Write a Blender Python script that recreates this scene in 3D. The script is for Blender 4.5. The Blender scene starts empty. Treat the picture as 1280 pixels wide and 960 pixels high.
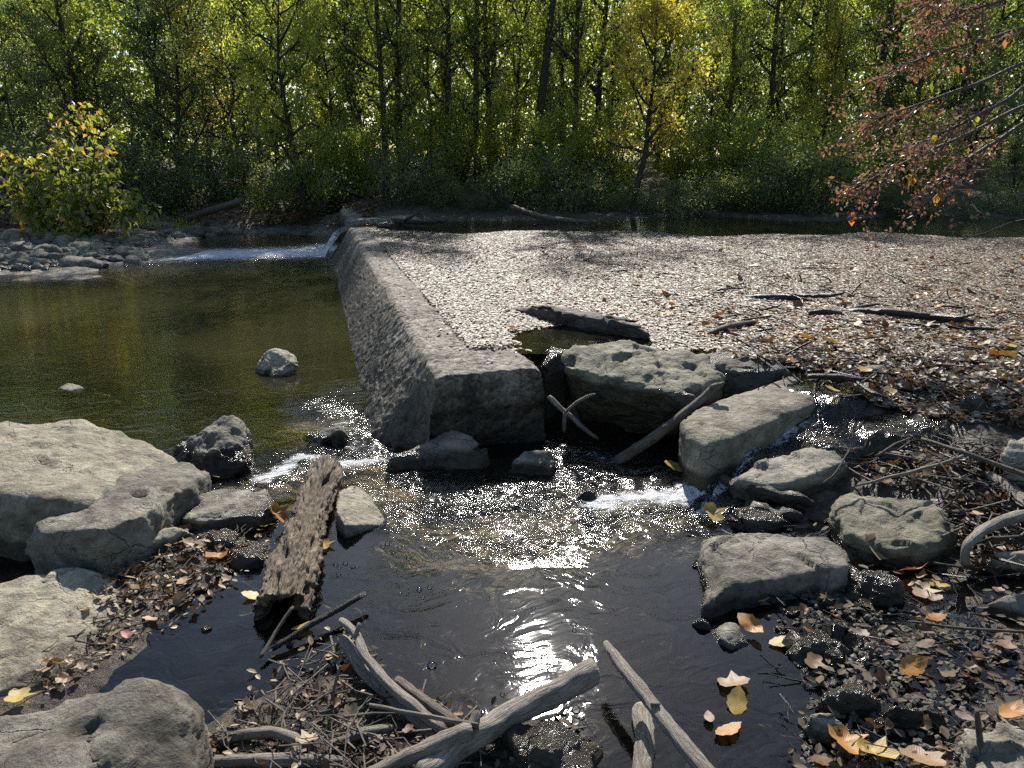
import bpy, bmesh, math, random
import numpy as np
from mathutils import Vector, Matrix, noise

# ------------------------------------------------------------------ camera, sky, sun, exposure
scn = bpy.context.scene
F, PITCH, CZ = 962.0, math.radians(16.1), 1.6          # focal length in px of the 1280 px picture
SUN_AZ, SUN_EL = math.radians(2.5), math.radians(38.0)  # sun ahead of the camera
cam = bpy.data.objects.new('camera', bpy.data.cameras.new('camera'))
cam.data.sensor_width = 36.0
cam.data.lens = 36.0 * F / 1280.0
cam.data.clip_start, cam.data.clip_end = 0.05, 2000.0
cam.location = (0, 0, CZ)
cam.rotation_euler = (math.pi / 2 - PITCH, 0, 0)
scn.collection.objects.link(cam)
scn.camera = cam
world = bpy.data.worlds.new('World')
scn.world = world
world.use_nodes = True
wn = world.node_tree
sky = wn.nodes.new('ShaderNodeTexSky')
sky.sky_type = 'NISHITA'
sky.sun_disc = False
sky.sun_elevation = SUN_EL
sky.sun_rotation = SUN_AZ
sky.air_density, sky.dust_density, sky.ozone_density = 1.2, 0.7, 3.0
wn.links.new(sky.outputs[0], wn.nodes['Background'].inputs[0])
wn.nodes['Background'].inputs[1].default_value = 0.085
sun = bpy.data.objects.new('sun', bpy.data.lights.new('sun', 'SUN'))
sun.data.energy = 5.0
sun.data.angle = math.radians(0.53)
sun.data.color = (1.0, 0.95, 0.87)
sdir = Vector((math.sin(SUN_AZ) * math.cos(SUN_EL), math.cos(SUN_AZ) * math.cos(SUN_EL), math.sin(SUN_EL)))
sun.rotation_euler = (-sdir).to_track_quat('-Z', 'Y').to_euler()
sun.location = (0, 0, 30)
scn.collection.objects.link(sun)
scn.view_settings.view_transform = 'Standard'
scn.view_settings.look = 'None'
scn.view_settings.exposure = 0.85
scn.view_settings.gamma = 1.0
scn.render.engine = 'CYCLES'
cy = scn.cycles
cy.max_bounces, cy.diffuse_bounces, cy.glossy_bounces = 8, 5, 3
cy.transmission_bounces, cy.transparent_max_bounces = 4, 8
cy.caustics_reflective = cy.caustics_refractive = False
cy.sample_clamp_indirect = 2.0
cy.sample_clamp_direct = 0.0
cy.use_denoising = False                                # keep the glints and the grain
cy.use_adaptive_sampling = False

COL = scn.collection.objects
rng = np.random.default_rng(7)
random.seed(7)

# ------------------------------------------------------------------ picture -> place
cp, sp = math.cos(PITCH), math.sin(PITCH)
def ray(px, py):
    u, v = (px - 640) / F, (480 - py) / F
    return Vector((u, cp + v * sp, -sp + v * cp))
def P(px, py, z):                                        # where the ray meets the level z
    d = ray(px, py)
    return Vector((0, 0, CZ)) + d * ((z - CZ) / d.z)
def Q(px, py, y):                                        # where the ray meets the distance y
    d = ray(px, py)
    return Vector((0, 0, CZ)) + d * (y / d.y)

# ------------------------------------------------------------------ object helpers
def tag(o, label=None, cat=None, group=None, kind=None):
    for k, v in (('label', label), ('category', cat), ('group', group), ('kind', kind)):
        if v: o[k] = v
    return o
def add(name, mesh, material=None, parent=None):
    o = bpy.data.objects.new(name, mesh)
    COL.link(o)
    if material and mesh and not mesh.materials: mesh.materials.append(material)
    if parent: o.parent = parent
    return o
def empty(name, loc, rz=0.0, s=1.0):
    o = bpy.data.objects.new(name, None)
    o.empty_display_size = 0.1
    o.location, o.rotation_euler, o.scale = loc, (0, 0, rz), (s, s, s)
    COL.link(o)
    return o
def mesh_np(name, V, Fc, smooth=True, uv=None, attrs=None, material=None):
    """V (n,3); Fc (m,k) constant-size faces; attrs {name: (domain, array)}"""
    V = np.asarray(V, np.float32); Fc = np.asarray(Fc, np.int32)
    m = bpy.data.meshes.new(name)
    n, k = Fc.shape
    m.vertices.add(len(V)); m.vertices.foreach_set('co', V.ravel())
    m.loops.add(n * k); m.loops.foreach_set('vertex_index', Fc.ravel())
    m.polygons.add(n)
    m.polygons.foreach_set('loop_start', np.arange(0, n * k, k, dtype=np.int32))
    m.polygons.foreach_set('use_smooth', np.full(n, smooth, bool))
    if uv is not None:
        l = m.uv_layers.new(name='UVMap')
        l.data.foreach_set('uv', np.asarray(uv, np.float32)[Fc.ravel()].ravel())
    for a, (dom, arr) in (attrs or {}).items():
        arr = np.asarray(arr, np.float32)
        t = 'FLOAT' if arr.ndim == 1 else 'FLOAT_COLOR'
        at = m.attributes.new(a, t, dom)
        at.data.foreach_set('value' if t == 'FLOAT' else 'color', arr.ravel())
    m.update(calc_edges=True)
    if material: m.materials.append(material)
    return m

# ------------------------------------------------------------------ materials
class NT:
    def __init__(s, name):
        s.m = bpy.data.materials.new(name); s.m.use_nodes = True
        s.t = s.m.node_tree; s.t.nodes.clear()
        s.out = s.n('ShaderNodeOutputMaterial')
    def n(s, t, inp=None, **kw):
        x = s.t.nodes.new(t)
        for k, v in kw.items(): setattr(x, k, v)
        for k, v in (inp or {}).items():
            if isinstance(v, bpy.types.NodeSocket): s.t.links.new(v, x.inputs[k])
            else: x.inputs[k].default_value = v
        return x
    def obj(s): return s.n('ShaderNodeTexCoord').outputs['Object']
    def pos(s): return s.n('ShaderNodeNewGeometry').outputs['Position']
    def uv(s): return s.n('ShaderNodeTexCoord').outputs['UV']
    def scale(s, vec, sc):
        return s.n('ShaderNodeMapping', {0: vec, 3: sc}).outputs[0]
    def noise(s, vec, scale, detail=4, rough=0.55, dist=0.0):
        return s.n('ShaderNodeTexNoise', {'Vector': vec, 'Scale': scale, 'Detail': detail, 'Roughness': rough, 'Distortion': dist}).outputs[0]
    def voro(s, vec, scale, feature='F1', out='Distance'):
        return s.n('ShaderNodeTexVoronoi', {'Vector': vec, 'Scale': scale}, feature=feature).outputs[out]
    def ramp(s, fac, *stops):
        r = s.n('ShaderNodeValToRGB', {0: fac})
        e = r.color_ramp.elements
        while len(e) < len(stops): e.new(0.5)
        for i, (p, c) in enumerate(stops):
            e[i].position = p
            e[i].color = (*c, 1) if isinstance(c, tuple) else (c, c, c, 1)
        return r.outputs[0]
    def math(s, op, a, b=0.0, clamp=False):
        return s.n('ShaderNodeMath', {0: a, 1: b}, operation=op, use_clamp=clamp).outputs[0]
    def mr(s, v, a, b, c=0.0, d=1.0):
        return s.n('ShaderNodeMapRange', {0: v, 1: a, 2: b, 3: c, 4: d}).outputs[0]
    def mix(s, f, a, b, blend='MIX'):
        x = s.n('ShaderNodeMix', data_type='RGBA', blend_type=blend)
        for i, v in ((0, f), (6, a), (7, b)):
            if isinstance(v, bpy.types.NodeSocket): s.t.links.new(v, x.inputs[i])
            else: x.inputs[i].default_value = (*v, 1) if isinstance(v, tuple) else v
        return x.outputs[2]
    def attr(s, name, kind='GEOMETRY', out='Fac'):
        return s.n('ShaderNodeAttribute', attribute_name=name, attribute_type=kind).outputs[out]
    def bump(s, h, strength=0.5, dist=0.02, normal=None):
        i = {'Height': h, 'Strength': strength, 'Distance': dist}
        if normal is not None: i['Normal'] = normal
        return s.n('ShaderNodeBump', i).outputs[0]
    def princ(s, col, rough, normal=None, spec=0.5):
        i = {'Base Color': col if isinstance(col, bpy.types.NodeSocket) else (*col, 1), 'Roughness': rough, 'Specular IOR Level': spec}
        if normal is not None: i['Normal'] = normal
        return s.n('ShaderNodeBsdfPrincipled', i).outputs[0]
    def done(s, sh):
        s.t.links.new(sh, s.out.inputs[0]); return s.m

def rock_mat(name, dark, mid, light, moss=None, strat=0.5):
    t = NT(name); o = t.obj()
    rnd = t.n('ShaderNodeObjectInfo').outputs['Random']
    off = t.n('ShaderNodeVectorMath', {0: o, 1: t.n('ShaderNodeCombineXYZ', {0: t.math('MULTIPLY', rnd, 31.0), 1: t.math('MULTIPLY', rnd, 17.0)}).outputs[0]}).outputs[0]
    n1 = t.noise(off, 2.6, 7, 0.62, 0.6)
    n2 = t.noise(off, 13.0, 9, 0.72, 0.3)
    n3 = t.noise(t.scale(off, (5, 5, 20)), 1.4, 6, 0.62, 0.8)
    fac = t.math('ADD', t.math('ADD', t.math('MULTIPLY', n1, 0.5), t.math('MULTIPLY', n2, 0.35)), t.math('MULTIPLY', n3, 0.15))
    c = t.ramp(fac, (0.4, dark), (0.49, mid), (0.59, light))
    c = t.mix(1.0, c, t.ramp(rnd, (0.0, 0.82), (1.0, 1.18)), 'MULTIPLY')
    # lichen and dark stain patches
    li = t.ramp(t.noise(off, 6.0, 7, 0.75, 0.5), (0.56, 0.0), (0.66, 1.0))
    c = t.mix(t.math('MULTIPLY', li, 0.7), c, moss or tuple(min(1, k * 1.2) for k in light))
    sti = t.ramp(t.noise(off, 4.2, 8, 0.78, 0.9), (0.33, 1.0), (0.43, 0.0))
    c = t.mix(t.math('MULTIPLY', sti, 0.85), c, t.mix(1.0, c, (0.36, 0.34, 0.31), 'MULTIPLY'))
    pit = t.noise(off, 48.0, 4, 0.65)
    c = t.mix(1.0, c, t.ramp(pit, (0.32, 0.5), (0.42, 1.0)), 'MULTIPLY')
    # fine cracks
    wv = t.n('ShaderNodeVectorMath', {0: off, 1: t.n('ShaderNodeVectorMath', {0: t.n('ShaderNodeTexNoise', {'Vector': off, 'Scale': 5.0, 'Detail': 5}).outputs[1], 'Scale': 0.22}, operation='SCALE').outputs[0]}).outputs[0]
    cr = t.voro(t.scale(wv, (1, 1.7, 2.5)), 3.4, 'DISTANCE_TO_EDGE')
    crk = t.math('MULTIPLY', t.mr(cr, 0.0, 0.018, 1.0, 0.0), t.mr(n1, 0.46, 0.56))
    c = t.mix(t.math('MULTIPLY', crk, 0.45), c, (0.02, 0.017, 0.013))
    wz = t.attr('wet_shade_z', 'OBJECT')
    z = t.n('ShaderNodeSeparateXYZ', {0: t.pos()}).outputs[2]
    zz = t.math('SUBTRACT', t.math('ADD', z, t.math('MULTIPLY', t.math('SUBTRACT', n1, 0.5), 0.1)), wz)
    dry = t.mr(zz, 0.0, 0.03)
    c = t.mix(dry, t.mix(1.0, c, (0.3, 0.27, 0.23), 'MULTIPLY'), c)
    h = t.math('ADD', t.math('ADD', n2, t.math('MULTIPLY', n3, strat)), t.math('ADD', t.math('MULTIPLY', pit, 0.22), t.math('MULTIPLY', crk, -0.35)))
    nb = t.bump(h, 1.0, 0.035)
    return t.done(t.princ(c, t.mr(dry, 0, 1, 0.2, 0.8), nb, 0.4))

def concrete_mat(name):
    t = NT(name); o = t.obj()
    wp = t.n('ShaderNodeVectorMath', {0: o, 1: t.n('ShaderNodeVectorMath', {0: t.n('ShaderNodeTexNoise', {'Vector': o, 'Scale': 14.0, 'Detail': 3}).outputs[1], 'Scale': 0.05}, operation='SCALE').outputs[0]}).outputs[0]
    v = t.voro(wp, 30.0); vc = t.voro(wp, 30.0, out='Color')
    n1 = t.noise(o, 1.3, 6, 0.65, 0.5); n2 = t.noise(o, 11.0, 8, 0.74, 0.3); n4 = t.noise(o, 4.5, 5, 0.65, 0.5)
    sep = t.n('ShaderNodeSeparateColor', {0: vc}).outputs[0]
    fac = t.math('ADD', t.math('MULTIPLY', n1, 0.35), t.math('ADD', t.math('MULTIPLY', n2, 0.45), t.math('MULTIPLY', sep, 0.2)))
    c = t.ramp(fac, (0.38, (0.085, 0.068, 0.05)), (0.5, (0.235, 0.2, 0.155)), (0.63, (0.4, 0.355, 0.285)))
    c = t.mix(1.0, c, t.ramp(n4, (0.36, 0.5), (0.5, 1.0)), 'MULTIPLY')
    c = t.mix(1.0, c, t.ramp(t.noise(o, 50.0, 4, 0.7), (0.38, 0.3), (0.5, 1.0)), 'MULTIPLY')
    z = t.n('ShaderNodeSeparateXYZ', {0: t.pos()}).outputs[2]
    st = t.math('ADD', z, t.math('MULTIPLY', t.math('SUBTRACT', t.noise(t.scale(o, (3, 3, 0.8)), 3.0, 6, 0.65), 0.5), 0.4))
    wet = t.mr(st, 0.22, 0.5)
    c = t.mix(wet, t.mix(1.0, c, (0.24, 0.22, 0.18), 'MULTIPLY'), c)  # algae stain below, carried up the sloping face to paint in its shade
    h = t.math('ADD', t.math('MULTIPLY', t.math('SUBTRACT', 1.0, v), 0.35), t.math('ADD', n2, t.math('MULTIPLY', n4, 0.5)))
    return t.done(t.princ(c, t.mr(wet, 0, 1, 0.5, 0.85), t.bump(h, 0.85, 0.035), 0.35))

def wood_mat(name, dark, mid, light, rough=0.7, crack=1.0):
    t = NT(name); u = t.uv()
    o = t.obj()
    g = t.noise(t.scale(u, (7, 5.0, 1)), 2.6, 7, 0.65, 0.8)
    g2 = t.noise(t.scale(u, (22, 7.0, 1)), 3.0, 5, 0.6, 0.5)
    n = t.noise(o, 7.0, 5, 0.6)
    fac = t.math('ADD', t.math('MULTIPLY', g, 0.5), t.math('ADD', t.math('MULTIPLY', g2, 0.25), t.math('MULTIPLY', n, 0.25)))
    c = t.ramp(fac, (0.38, dark), (0.5, mid), (0.64, light))
    c = t.mix(1.0, c, t.ramp(g2, (0.33, 0.3), (0.43, 1.0)), 'MULTIPLY')
    h = t.math('ADD', g, t.math('MULTIPLY', g2, 0.6))
    return t.done(t.princ(c, rough, t.bump(h, 0.9 * crack, 0.02), 0.35))

def leaf_mat(name, stops, trans=0.62, gloss=0.045, rough=0.38, tk=(5.8, 5.6, 3.9)):
    """foliage: each leaf's tint picks its colour from the ramp; light shines through"""
    t = NT(name)
    tint = t.attr('tint')
    rnd = t.n('ShaderNodeObjectInfo').outputs['Random']
    f = t.math('ADD', tint, t.math('MULTIPLY', t.math('SUBTRACT', rnd, 0.5), 0.28), True)
    c = t.ramp(f, *stops)
    ct = t.mix(1.0, c, tk, 'MULTIPLY')
    d = t.n('ShaderNodeBsdfDiffuse', {0: c}).outputs[0]
    tr = t.n('ShaderNodeBsdfTranslucent', {0: ct}).outputs[0]
    g = t.n('ShaderNodeBsdfGlossy', {0: (1, 1, 1, 1), 1: rough}).outputs[0]
    a = t.n('ShaderNodeMixShader', {0: trans, 1: d, 2: tr}).outputs[0]
    return t.done(t.n('ShaderNodeMixShader', {0: gloss, 1: a, 2: g}).outputs[0])

def dry_leaf_mat(name, stops, gloss=0.25, rough=0.5, veins=True):
    t = NT(name)
    tint = t.attr('tint')
    rnd = t.n('ShaderNodeObjectInfo').outputs['Random']
    f = t.math('FRACT', t.math('ADD', tint, rnd))
    c = t.ramp(f, *stops)
    o = t.obj()
    c = t.mix(1.0, c, t.ramp(t.noise(o, 34.0, 4, 0.6), (0.3, 0.55), (0.6, 1.0)), 'MULTIPLY')
    nrm = None
    if veins:
        u = t.uv()
        sx = t.n('ShaderNodeSeparateXYZ', {0: u})
        ax = t.math('ABSOLUTE', sx.outputs[1])
        w = t.math('ADD', t.math('MULTIPLY', sx.outputs[0], 52.0), t.math('MULTIPLY', ax, -46.0))
        v = t.math('POWER', t.math('ABSOLUTE', t.math('SINE', w)), 6.0)
        mid = t.mr(ax, 0.0, 0.03, 1.0, 0.0)
        vv = t.math('MAXIMUM', v, mid)
        c = t.mix(t.math('MULTIPLY', vv, 0.14), c, t.mix(1.0, c, (0.45, 0.4, 0.35), 'MULTIPLY'))
        nrm = t.bump(vv, 0.15, 0.003)
    d = t.princ(c, rough, nrm, gloss)
    ti = {0: t.mix(1.0, c, (1.5, 1.2, 0.7), 'MULTIPLY')}
    tr = t.n('ShaderNodeBsdfTranslucent', ti).outputs[0]
    return t.done(t.n('ShaderNodeMixShader', {0: 0.15, 1: d, 2: tr}).outputs[0])

def ground_mat():
    t = NT('creek_ground'); p = t.pos()
    c = t.attr('soil', out='Color')
    n1 = t.noise(p, 5.0, 7, 0.65, 0.5); n2 = t.noise(p, 38.0, 6, 0.7); v = t.voro(p, 26.0)
    c = t.mix(1.0, c, t.ramp(n1, (0.3, 0.5), (0.65, 1.35)), 'MULTIPLY')
    c = t.mix(1.0, c, t.ramp(n2, (0.3, 0.5), (0.6, 1.2)), 'MULTIPLY')
    vc = t.n('ShaderNodeSeparateColor', {0: t.voro(p, 17.0, out='Color')}).outputs[0]
    c = t.mix(t.mr(vc, 0.72, 0.8, 0.0, 0.55), c, t.mix(1.0, c, (2.6, 2.2, 1.6), 'MULTIPLY'))
    h = t.math('ADD', n1, t.math('ADD', t.math('MULTIPLY', n2, 0.7), t.math('MULTIPLY', v, -0.5)))
    wet = t.attr('wet')
    return t.done(t.princ(c, t.mr(wet, 0, 1, 0.85, 0.34), t.bump(h, 0.9, 0.03), 0.28))

def water_mat(name, tint, murk_col):
    """clear surface over a bed: Fresnel mirror, tinted see-through, silt, and white foam"""
    t = NT(name); p = t.pos()
    chop, foam, murk = t.attr('chop'), t.attr('foam'), t.attr('murk')
    warp = t.noise(p, 2.0, 3, 0.5)
    pv = t.n('ShaderNodeVectorMath', {0: p, 1: t.n('ShaderNodeCombineXYZ', {0: warp, 1: t.math('MULTIPLY', warp, 0.6)}).outputs[0]}).outputs[0]
    lo = t.noise(t.scale(pv, (1.0, 1.8, 1.0)), 5.0, 3, 0.5, 0.6)
    hi = t.noise(t.scale(pv, (1.0, 1.5, 1.0)), 17.0, 4, 0.55, 0.4)
    fine = t.noise(pv, 75.0, 3, 0.6)
    h = t.math('ADD', t.math('MULTIPLY', lo, t.math("ADD", 0.06, t.math("MULTIPLY", chop, 0.85))),
               t.math('MULTIPLY', chop, t.math('ADD', t.math('MULTIPLY', hi, 0.55), t.math('MULTIPLY', fine, 0.1))))
    nb = t.bump(h, 1.0, 0.045)
    fr = t.n('ShaderNodeFresnel', {0: 1.333, 1: nb}).outputs[0]
    gl = t.n('ShaderNodeBsdfGlossy', {0: (1, 1, 1, 1), 1: t.mr(chop, 0.04, .8, 0.045, 0.115), 'Normal': nb}).outputs[0]
    tr = t.n('ShaderNodeBsdfTransparent', {0: (*tint, 1)}).outputs[0]
    mk = t.n('ShaderNodeBsdfDiffuse', {0: (*murk_col, 1)}).outputs[0]
    under = t.n('ShaderNodeMixShader', {0: murk, 1: tr, 2: mk}).outputs[0]
    surf = t.n('ShaderNodeMixShader', {0: fr, 1: under, 2: gl}).outputs[0]
    fn = t.math('ADD', t.math('MULTIPLY', t.noise(t.scale(pv, (1.0, 1.3, 1.0)), 42.0, 7, 0.75, 1.0), 1.5), t.math('MULTIPLY', t.noise(pv, 8.0, 5, 0.65, 1.2), 1.1))
    fn = t.math('SUBTRACT', fn, 0.8)
    ff = t.math('MULTIPLY', t.mr(t.math('ADD', foam, fn), 1.0, 1.2), t.mr(foam, 0.12, 0.25))
    fo = t.princ((0.8, 0.82, 0.84), 0.45, t.bump(fn, 0.8, 0.03), 0.5)
    return t.done(t.n('ShaderNodeMixShader', {0: t.math('MULTIPLY', ff, 0.9), 1: surf, 2: fo}).outputs[0])

M = {
    'tan_rock': rock_mat('tan_rock', (0.12, 0.102, 0.07), (0.26, 0.228, 0.16), (0.4, 0.358, 0.265)),
    'grey_rock': rock_mat('grey_rock', (0.095, 0.084, 0.062), (0.22, 0.198, 0.15), (0.36, 0.33, 0.255)),
    'dark_rock': rock_mat('dark_rock', (0.05, 0.044, 0.032), (0.13, 0.116, 0.088), (0.26, 0.235, 0.183)),
    'moss_rock': rock_mat('moss_rock', (0.07, 0.064, 0.038), (0.18, 0.165, 0.11), (0.3, 0.275, 0.195), (0.23, 0.205, 0.125)),
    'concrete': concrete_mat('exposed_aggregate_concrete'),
    'bleached': wood_mat('bleached_wood', (0.12, 0.1, 0.075), (0.27, 0.23, 0.18), (0.42, 0.37, 0.3), 0.6),
    'brownwood': wood_mat('brown_wood', (0.055, 0.042, 0.03), (0.13, 0.105, 0.078), (0.24, 0.2, 0.155)),
    'rotten': wood_mat('rotten_wood', (0.04, 0.028, 0.018), (0.18, 0.135, 0.088), (0.36, 0.29, 0.2), 0.85, 1.3),
    'wetwood': wood_mat('wet_wood', (0.018, 0.014, 0.01), (0.04, 0.032, 0.024), (0.09, 0.075, 0.058), 0.38),
    'oldwood': wood_mat('old_wet_wood', (0.025, 0.02, 0.015), (0.075, 0.06, 0.045), (0.16, 0.132, 0.1), 0.7, 1.3),
    'bark': wood_mat('bark', (0.016, 0.013, 0.01), (0.04, 0.034, 0.027), (0.085, 0.073, 0.06), 0.9),
    'ground': ground_mat(),
    'creek': water_mat('creek_water', (0.86, 0.83, 0.7), (0.06, 0.055, 0.027)),
    'pond': water_mat('pond_water', (0.6, 0.55, 0.4), (0.03, 0.03, 0.015)),
    'green': leaf_mat('green_foliage', ((0.0, (0.034, 0.046, 0.014)), (0.5, (0.062, 0.076, 0.022)), (0.85, (0.1, 0.12, 0.025)), (1.0, (0.16, 0.15, 0.03)))),
    'darkgreen': leaf_mat('dark_foliage', ((0.0, (0.022, 0.034, 0.014)), (0.6, (0.042, 0.058, 0.02)), (0.9, (0.07, 0.085, 0.026)), (1.0, (0.12, 0.1, 0.03))), 0.58, 0.05),
    'yellowgreen': leaf_mat('yellow_green_foliage', ((0.0, (0.06, 0.08, 0.014)), (0.5, (0.1, 0.12, 0.02)), (1.0, (0.17, 0.165, 0.03))), 0.55),
    'golden': leaf_mat('golden_foliage', ((0.0, (0.1, 0.105, 0.018)), (0.5, (0.16, 0.15, 0.024)), (0.85, (0.21, 0.17, 0.03)), (1.0, (0.22, 0.13, 0.03))), 0.5),
    'rust': leaf_mat('rust_foliage', ((0.0, (0.13, 0.1, 0.075)), (0.45, (0.21, 0.135, 0.105)), (0.7, (0.21, 0.095, 0.07)), (0.85, (0.2, 0.14, 0.07)), (1.0, (0.1, 0.12, 0.03))), 0.4, 0.05, .4, (1.7, 1.4, 1.0)),
    'mat_leaf': dry_leaf_mat('floating_leaf', ((0.0, (0.27, 0.225, 0.17)), (0.3, (0.4, 0.345, 0.268)), (0.58, (0.33, 0.27, 0.195)), (0.76, (0.24, 0.17, 0.1)), (0.9, (0.17, 0.09, 0.045)), (1.0, (0.1, 0.065, 0.04))), 0.3, 0.55, False),
    'tan_leaf': dry_leaf_mat('tan_leaf', ((0.0, (0.3, 0.22, 0.13)), (0.5, (0.38, 0.29, 0.18)), (1.0, (0.27, 0.18, 0.1)))),
    'brown_leaf': dry_leaf_mat('brown_leaf', ((0.0, (0.13, 0.075, 0.04)), (0.5, (0.21, 0.12, 0.06)), (1.0, (0.1, 0.06, 0.035)))),
    'yellow_leaf': dry_leaf_mat('yellow_leaf', ((0.0, (0.4, 0.28, 0.07)), (0.5, (0.44, 0.33, 0.11)), (1.0, (0.36, 0.23, 0.05)))),
    'orange_leaf': dry_leaf_mat('orange_leaf', ((0.0, (0.36, 0.16, 0.04)), (0.5, (0.42, 0.21, 0.06)), (1.0, (0.3, 0.11, 0.04)))),
    'pink_leaf': dry_leaf_mat('pink_leaf', ((0.0, (0.42, 0.16, 0.15)), (1.0, (0.42, 0.16, 0.15)))),
    'sunk_leaf': dry_leaf_mat('sunken_leaf', ((0.0, (0.08, 0.058, 0.036)), (0.5, (0.16, 0.118, 0.075)), (1.0, (0.05, 0.038, 0.026))), 0.2, 0.7, False),
    'grass': leaf_mat('grass', ((0.0, (0.08, 0.1, 0.03)), (1.0, (0.2, 0.19, 0.07)))),
}

# ------------------------------------------------------------------ lie of the land
DX, DY = math.sin(math.radians(-14.2)), math.cos(math.radians(-14.2))
C0 = P(545, 470, 0.45); C0 = (C0.x, C0.y)                 # near, creek-side corner of the dam top
DAM_TOP, DAM_W, DAM_L = 0.45, 0.62, 10.3
def sn(x, y):
    rx, ry = x - C0[0], y - C0[1]
    return rx * DX + ry * DY, rx * DY - ry * DX           # along the dam, across it (pond side +)
def from_sn(s, n): return C0[0] + s * DX + n * DY, C0[1] + s * DY - n * DX
def sstep(a, b, v):
    t = np.clip((v - a) / (b - a), 0, 1); return t * t * (3 - 2 * t)
def idw(x, y, pts, power=2.2):
    x = np.asarray(x, float); y = np.asarray(y, float)
    num = np.zeros_like(x); den = np.zeros_like(x)
    for (a, b, v) in pts:
        w = 1.0 / ((x - a) ** 2 + (y - b) ** 2 + 0.004) ** power
        num += w * v; den += w
    return num / den
def pxpts(lst, zi=None):
    out = []
    for (px, py, z, v) in lst:
        p = P(px, py, z); out.append((p.x, p.y, v))
    return out
POND = 0.42
LOW = -0.05
# water level, creek side: (px, py, level)
wl = [(860, 620, 0), (900, 600, .06), (960, 570, .17), (1040, 545, .24), (1100, 530, .28), (1180, 520, .32), (1050, 485, .38), (1200, 475, .4),
      (820, 560, .0), (760, 560, 0), (700, 600, 0), (900, 680, 0), (1000, 640, .02), (1000, 610, .05), (1080, 640, .03), (1120, 690, .02), (1100, 605, .09), (1200, 620, .09), (1200, 590, .17), (1250, 560, .27), (1270, 500, .4),
      (1100, 760, .015), (1200, 800, .03), (1000, 850, 0), (1260, 700, .05), (1250, 900, .02), (600, 700, 0), (600, 850, 0), (800, 750, 0), (800, 900, 0),
      (480, 620, 0), (450, 700, 0), (300, 800, 0), (480, 800, 0), (150, 800, 0), (700, 680, 0), (560, 620, 0), (340, 680, 0), (640, 960, 0), (300, 950, 0),
      (470, 560, LOW), (400, 545, LOW), (330, 570, LOW), (250, 520, LOW), (100, 480, LOW), (350, 480, LOW), (440, 450, LOW), (0, 500, LOW), (380, 590, -.03),
      (300, 400, LOW), (430, 340, LOW), (100, 400, LOW), (0, 350, LOW), (300, 310, LOW), (640, 545, 0), (720, 550, 0.0)]
WPTS = pxpts([(a, b, c, c) for a, b, c in wl]) + [(1.0, 4.85, .42), (1.5, 4.85, .42), (2.0, 4.8, .42), (2.6, 4.8, .42), (3.4, 4.7, .42), (.75, 4.9, .42), (3.2, 4.3, .41), (4, 3, .35), (4, 2, .2), (3, 1.5, .1), (6, 4, .42), (0.9, 5.2, .42), (-14, 12, LOW), (-12, 18, LOW), (-6, 19, LOW), (-4, 16, LOW)]
def creek_level(x, y): return idw(x, y, WPTS, 2.6)
# ground above (+) or below (-) the water: creek side
dl = [(560, 700, 0, -.13), (640, 780, 0, -.14), (500, 760, 0, -.12), (600, 860, 0, -.09), (720, 860, 0, -.1), (800, 780, 0, -.12), (850, 860, 0, -.06), (760, 930, 0, -.05),
      (640, 945, 0, .03), (560, 930, 0, .01), (430, 890, 0, .02), (360, 900, 0, .02), (330, 940, 0, .02), (400, 960, 0, .04), (480, 965, 0, .03), (700, 940, 0, .015),
      (300, 790, 0, -.05), (250, 820, 0, -.06), (220, 870, 0, -.04), (400, 740, 0, -.06), (430, 800, 0, -.05), (340, 830, 0, -.03),
      (150, 740, 0, .03), (220, 700, 0, .03), (120, 820, 0, .01), (280, 690, 0, .01), (340, 650, 0, .0), (60, 850, 0, .02), (20, 900, 0, .02), (150, 690, 0, .02),
      (20, 720, 0, -.05), (340, 620, 0, -.02), (270, 630, 0, .0), (420, 600, 0, -.06), (480, 620, 0, -.07), (560, 630, 0, -.1), (700, 640, 0, -.1), (800, 620, 0, -.08), (640, 590, 0, -.12),
      (860, 610, .03, -.05), (900, 650, .02, -.03), (880, 700, 0, -.08), (960, 640, .04, .0), (1000, 570, .2, -.03), (1060, 540, .25, -.04), (1140, 530, .3, -.03), (1040, 610, .12, .02),
      (1100, 600, .1, .03), (1180, 590, .18, .05), (1250, 600, .2, .05), (1230, 650, .1, .03), (1120, 660, .03, -.03), (1050, 650, .03, -.02), (1260, 760, .08, .02), (1150, 760, .03, -.02), (1060, 770, .02, .01), (1000, 800, 0, -.01),
      (940, 790, 0, -.04), (960, 860, 0, -.06), (1100, 830, .02, .02), (1180, 850, .03, -.015), (1080, 900, .01, .02), (1150, 930, .02, .03), (1240, 930, .03, .04), (1000, 940, 0, -.03), (900, 930, 0, -.06),
      (1100, 500, .38, -.02), (1200, 500, .38, .02), (1260, 530, .36, .04), (1000, 470, .4, -.03), (1150, 470, .4, -.03), (1250, 470, .4, .02), (800, 560, 0, -.12), (740, 540, 0, -.12), (900, 560, .0, .02), (940, 520, .1, .05), (820, 500, .1, .0),
      (430, 520, LOW, -.16), (340, 550, LOW, -.14), (400, 470, LOW, -.25), (250, 540, LOW, -.1), (100, 500, LOW, -.1), (0, 510, LOW, -.08), (150, 460, LOW, -.14), (300, 430, LOW, -.3), (50, 440, LOW, -.2), (440, 400, LOW, -.4),
      (300, 380, LOW, -.45), (150, 380, LOW, -.4), (430, 330, LOW, -.4), (250, 335, LOW, -.3), (20, 370, LOW, -.25), (300, 300, LOW, -.25), (400, 300, LOW, -.3)]
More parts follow.
